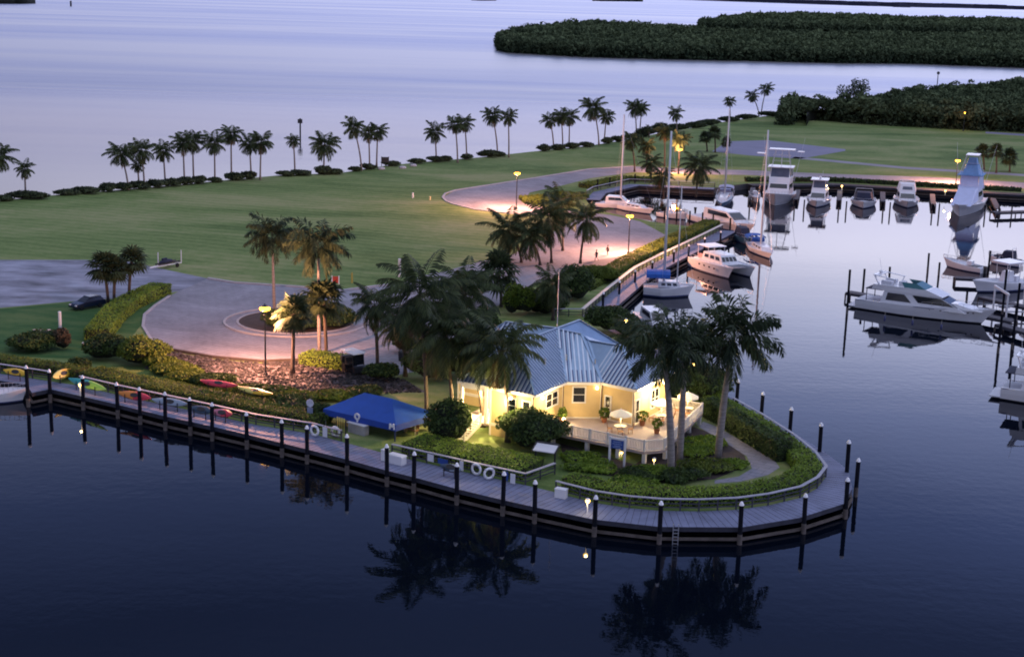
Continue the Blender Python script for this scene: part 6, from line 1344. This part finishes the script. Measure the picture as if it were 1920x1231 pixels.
mb = MB(); extrude_profile(mb, [(-2.3, .35), (-2.35, .75), (-2.2, 1.0), (-1.0, 1.05), (.75, 1.02), (2.0, .85), (2.3, .6), (2.3, .35)], 1.82); mb.build('body', PAINT, root); mb = MB(); extrude_profile(mb, [(-2.15, 1.0), (-1.75, 1.5), (-1.2, 1.6), (.0, 1.58), (.95, 1.02)], 1.7, .22); ca = mb.build('cabin', GLASS, root); mb = MB(); extrude_profile(mb, [(-1.78, 1.52), (-1.2, 1.63), (.0, 1.61), (.12, 1.52)], 1.36); mb.build('roof', PAINT, ca)
for x in (-1.4, 1.45):
    for y in (-.82, .82): wheel(root, x, y, .34)
for y in (-.65, .65): mb = MB(); mb.box((2.2, y, .68), (.16, .36, .16)); mb.build('headlight', pm('headlight_mat', (.7, .72, .76), .15), root)
for y in (-.72, .72): mb = MB(); mb.box((-2.28, y, .85), (.1, .25, .2)); mb.build('tail_light', pm('tail_light_mat', (.35, .02, .02), .3), root)
fr, bk = G(676, 704), G(652, 694); d = fr - bk; root = thing('golf_cart', 'golf cart with white roof and black body at the edge of the turning circle', 'golf cart', (bk + fr) / 2, math.atan2(d.y, d.x))
mb = MB(); extrude_profile(mb, [(-1.3, .3), (-1.35, .8), (-.6, .82), (-.5, .4), (.6, .4), (.75, .85), (1.2, .75), (1.35, .35)], 1.25); mb.build('body', pm('cart_black_mat', (.015, .016, .02), .3), root); mb = MB(); mb.box((-.3, 0, .85), (.6, 1.15, .16)); mb.box((-.58, 0, 1.15), (.12, 1.15, .5)); mb.build('seat', DARKM, root)
mb = MB(); mb.box((-.15, 0, 1.98), (2.3, 1.35, .1), 0, 0, .92); mb.build('roof', WHITE, root); mb = MB()
for x0, x1 in ((.75, .6), (-1.1, -1.05)):
    for y in (-.58, .58): mb.bar((x0, y, .8), (x1, y, 1.95), .05)
mb.build('roof_post', DARKM, root); mb = MB(); mb.quad((.78, -.55, .9), (.78, .55, .9), (.62, .55, 1.9), (.62, -.55, 1.9)); mb.build('windscreen', GLASS, root); mb = MB(); mb.box((-1.25, 0, 1.1), (.35, 1.2, .6)); mb.build('rear_box', DARKM, root); root.scale = (1.28, 1.28, 1.28)
for x in (-.9, .95):
    for y in (-.52, .52): wheel(root, x, y, .24, .2)
a, b = G(281, 508), G(336, 497); d = b - a; root = thing('boat_trailer', 'white boat trailer with two upright guide posts on the lawn edge', 'trailer', a, math.atan2(d.y, d.x)); L_ = d.length; mb = MB(); mb.bar((0, 0, .5), (L_ * .95, -.75, .55), .14); mb.bar((0, 0, .5), (L_ * .95, .75, .55), .14)
for t in (.4, .65, .9): mb.bar((L_ * t, -.75 * t, .54), (L_ * t, .75 * t, .54), .1)
mb.build('frame', WHITE, root); mb = MB()
for s, t in ((-.8, .95), (.8, .35)): mb.bar((L_ * t, s * (t if t > .5 else .5), .5), (L_ * t, s * (t if t > .5 else .5), 2.5), .1)
mb.build('guide_post', WHITE, root); mb = MB()
for s in (-1, 1): mb.bar((L_ * .25, s * .35, .75), (L_ * .95, s * .45, .8), .16, .2)
mb.build('bunk', DARKM, root); 
for s in (-.95, .95): wheel(root, L_ * .78, s, .33)
mb = MB(); mb.ball((L_ * .55, 0, 1.0), 1, n=10, m=6, sq=(1.5, .5, .35)); mb.box((L_ * .5, 0, 1.4), (.9, .35, .3)); tag(mb.build('jet_ski', NAVY, None, a, math.atan2(d.y, d.x)), 'dark covered jet ski lying on the white trailer', 'jet ski')
# ------------------------------------------------------------------ two walkers
def skin_body(name, joints, edges, mat, parent, radii):
    me = bpy.data.meshes.new(name); me.from_pydata(joints, edges, []); me.materials.append(mat); o = bpy.data.objects.new(name, me); COL.objects.link(o); o.parent = parent
    sk = o.modifiers.new('skin', 'SKIN'); 
    for i, r in enumerate(radii): me.skin_vertices[0].data[i].radius = (r, r)
    me.skin_vertices[0].data[0].use_root = True; sk.use_smooth_shade = True; s = o.modifiers.new('sub', 'SUBSURF'); s.levels = 1; s.render_levels = 1
    return o
SKINM = pm('skin_mat', (.32, .19, .13), .6, .08, 4); SHIRT = pm('dark_shirt_mat', (.02, .02, .03), .8); SHORTS = pm('dark_shorts_mat', (.018, .018, .022), .8); HAIR = pm('hair_mat', (.02, .014, .01), .6)
def person(px, py, rz, label, sw, sc=1.0, shirt=SHIRT):
    root = thing('person', label, 'person', G(px, py, LAND + .015), rz, 'walkers on the marina road'); root.scale = (sc, sc, sc); a = .22 * sw
    J = [(0, 0, .95), (0, 0, 1.15), (0, 0, 1.38), (.01, 0, 1.50), (.03, 0, 1.64), (.02, 0, 1.73), (0, .19, 1.40), (-a * .6, .25, 1.13), (-a * .2 + .08, .26, .90), (0, -.19, 1.40), (a * .6, -.25, 1.13), (a * .9 + .08, -.26, .90),
         (0, .10, .90), (a * 1.0, .11, .50), (a * .9, .11, .08), (a * .9 + .17, .12, .035), (0, -.10, .90), (-a * .5, -.11, .50), (-a * 1.7, -.11, .12), (-a * 1.7 + .16, -.12, .05)]
    Ed = [(0, 1), (1, 2), (2, 3), (3, 4), (4, 5), (2, 6), (6, 7), (7, 8), (2, 9), (9, 10), (10, 11), (0, 12), (12, 13), (13, 14), (14, 15), (0, 16), (16, 17), (17, 18), (18, 19)]
    Rr = [.13, .125, .14, .055, .095, .07, .06, .045, .035, .06, .045, .035, .09, .062, .045, .035, .09, .062, .045, .035]
    skin_body('body', J, Ed, SKINM, root, Rr)
    skin_body('shirt', [(0, 0, .93), (0, 0, 1.15), (0, 0, 1.39), (0, .19, 1.40), (-a * .4, .235, 1.2), (0, -.19, 1.40), (a * .4, -.235, 1.2)], [(0, 1), (1, 2), (2, 3), (3, 4), (2, 5), (5, 6)], shirt, root, [.155, .15, .165, .085, .075, .085, .075])
    skin_body('shorts', [(0, 0, .97), (0, .10, .90), (a * .8, .11, .56), (0, -.10, .90), (-a * .4, -.11, .56)], [(0, 1), (1, 2), (0, 3), (3, 4)], SHORTS, root, [.15, .115, .092, .115, .092])
    mb = MB(); mb.ball((.0, 0, 1.72), .125, n=12, m=8, sq=(1, .92, 1.02)); mb.build('hair', HAIR, root, smooth=True)
person(1118, 489, rad(200), 'walker in dark clothes striding on the marina road, nearer of two', 1.2, 1.02); person(1139, 479, rad(215), 'walker in dark clothes and pale shoes further along the marina road', .7, .98, pm('grey_shirt_mat', (.05, .045, .06), .8))
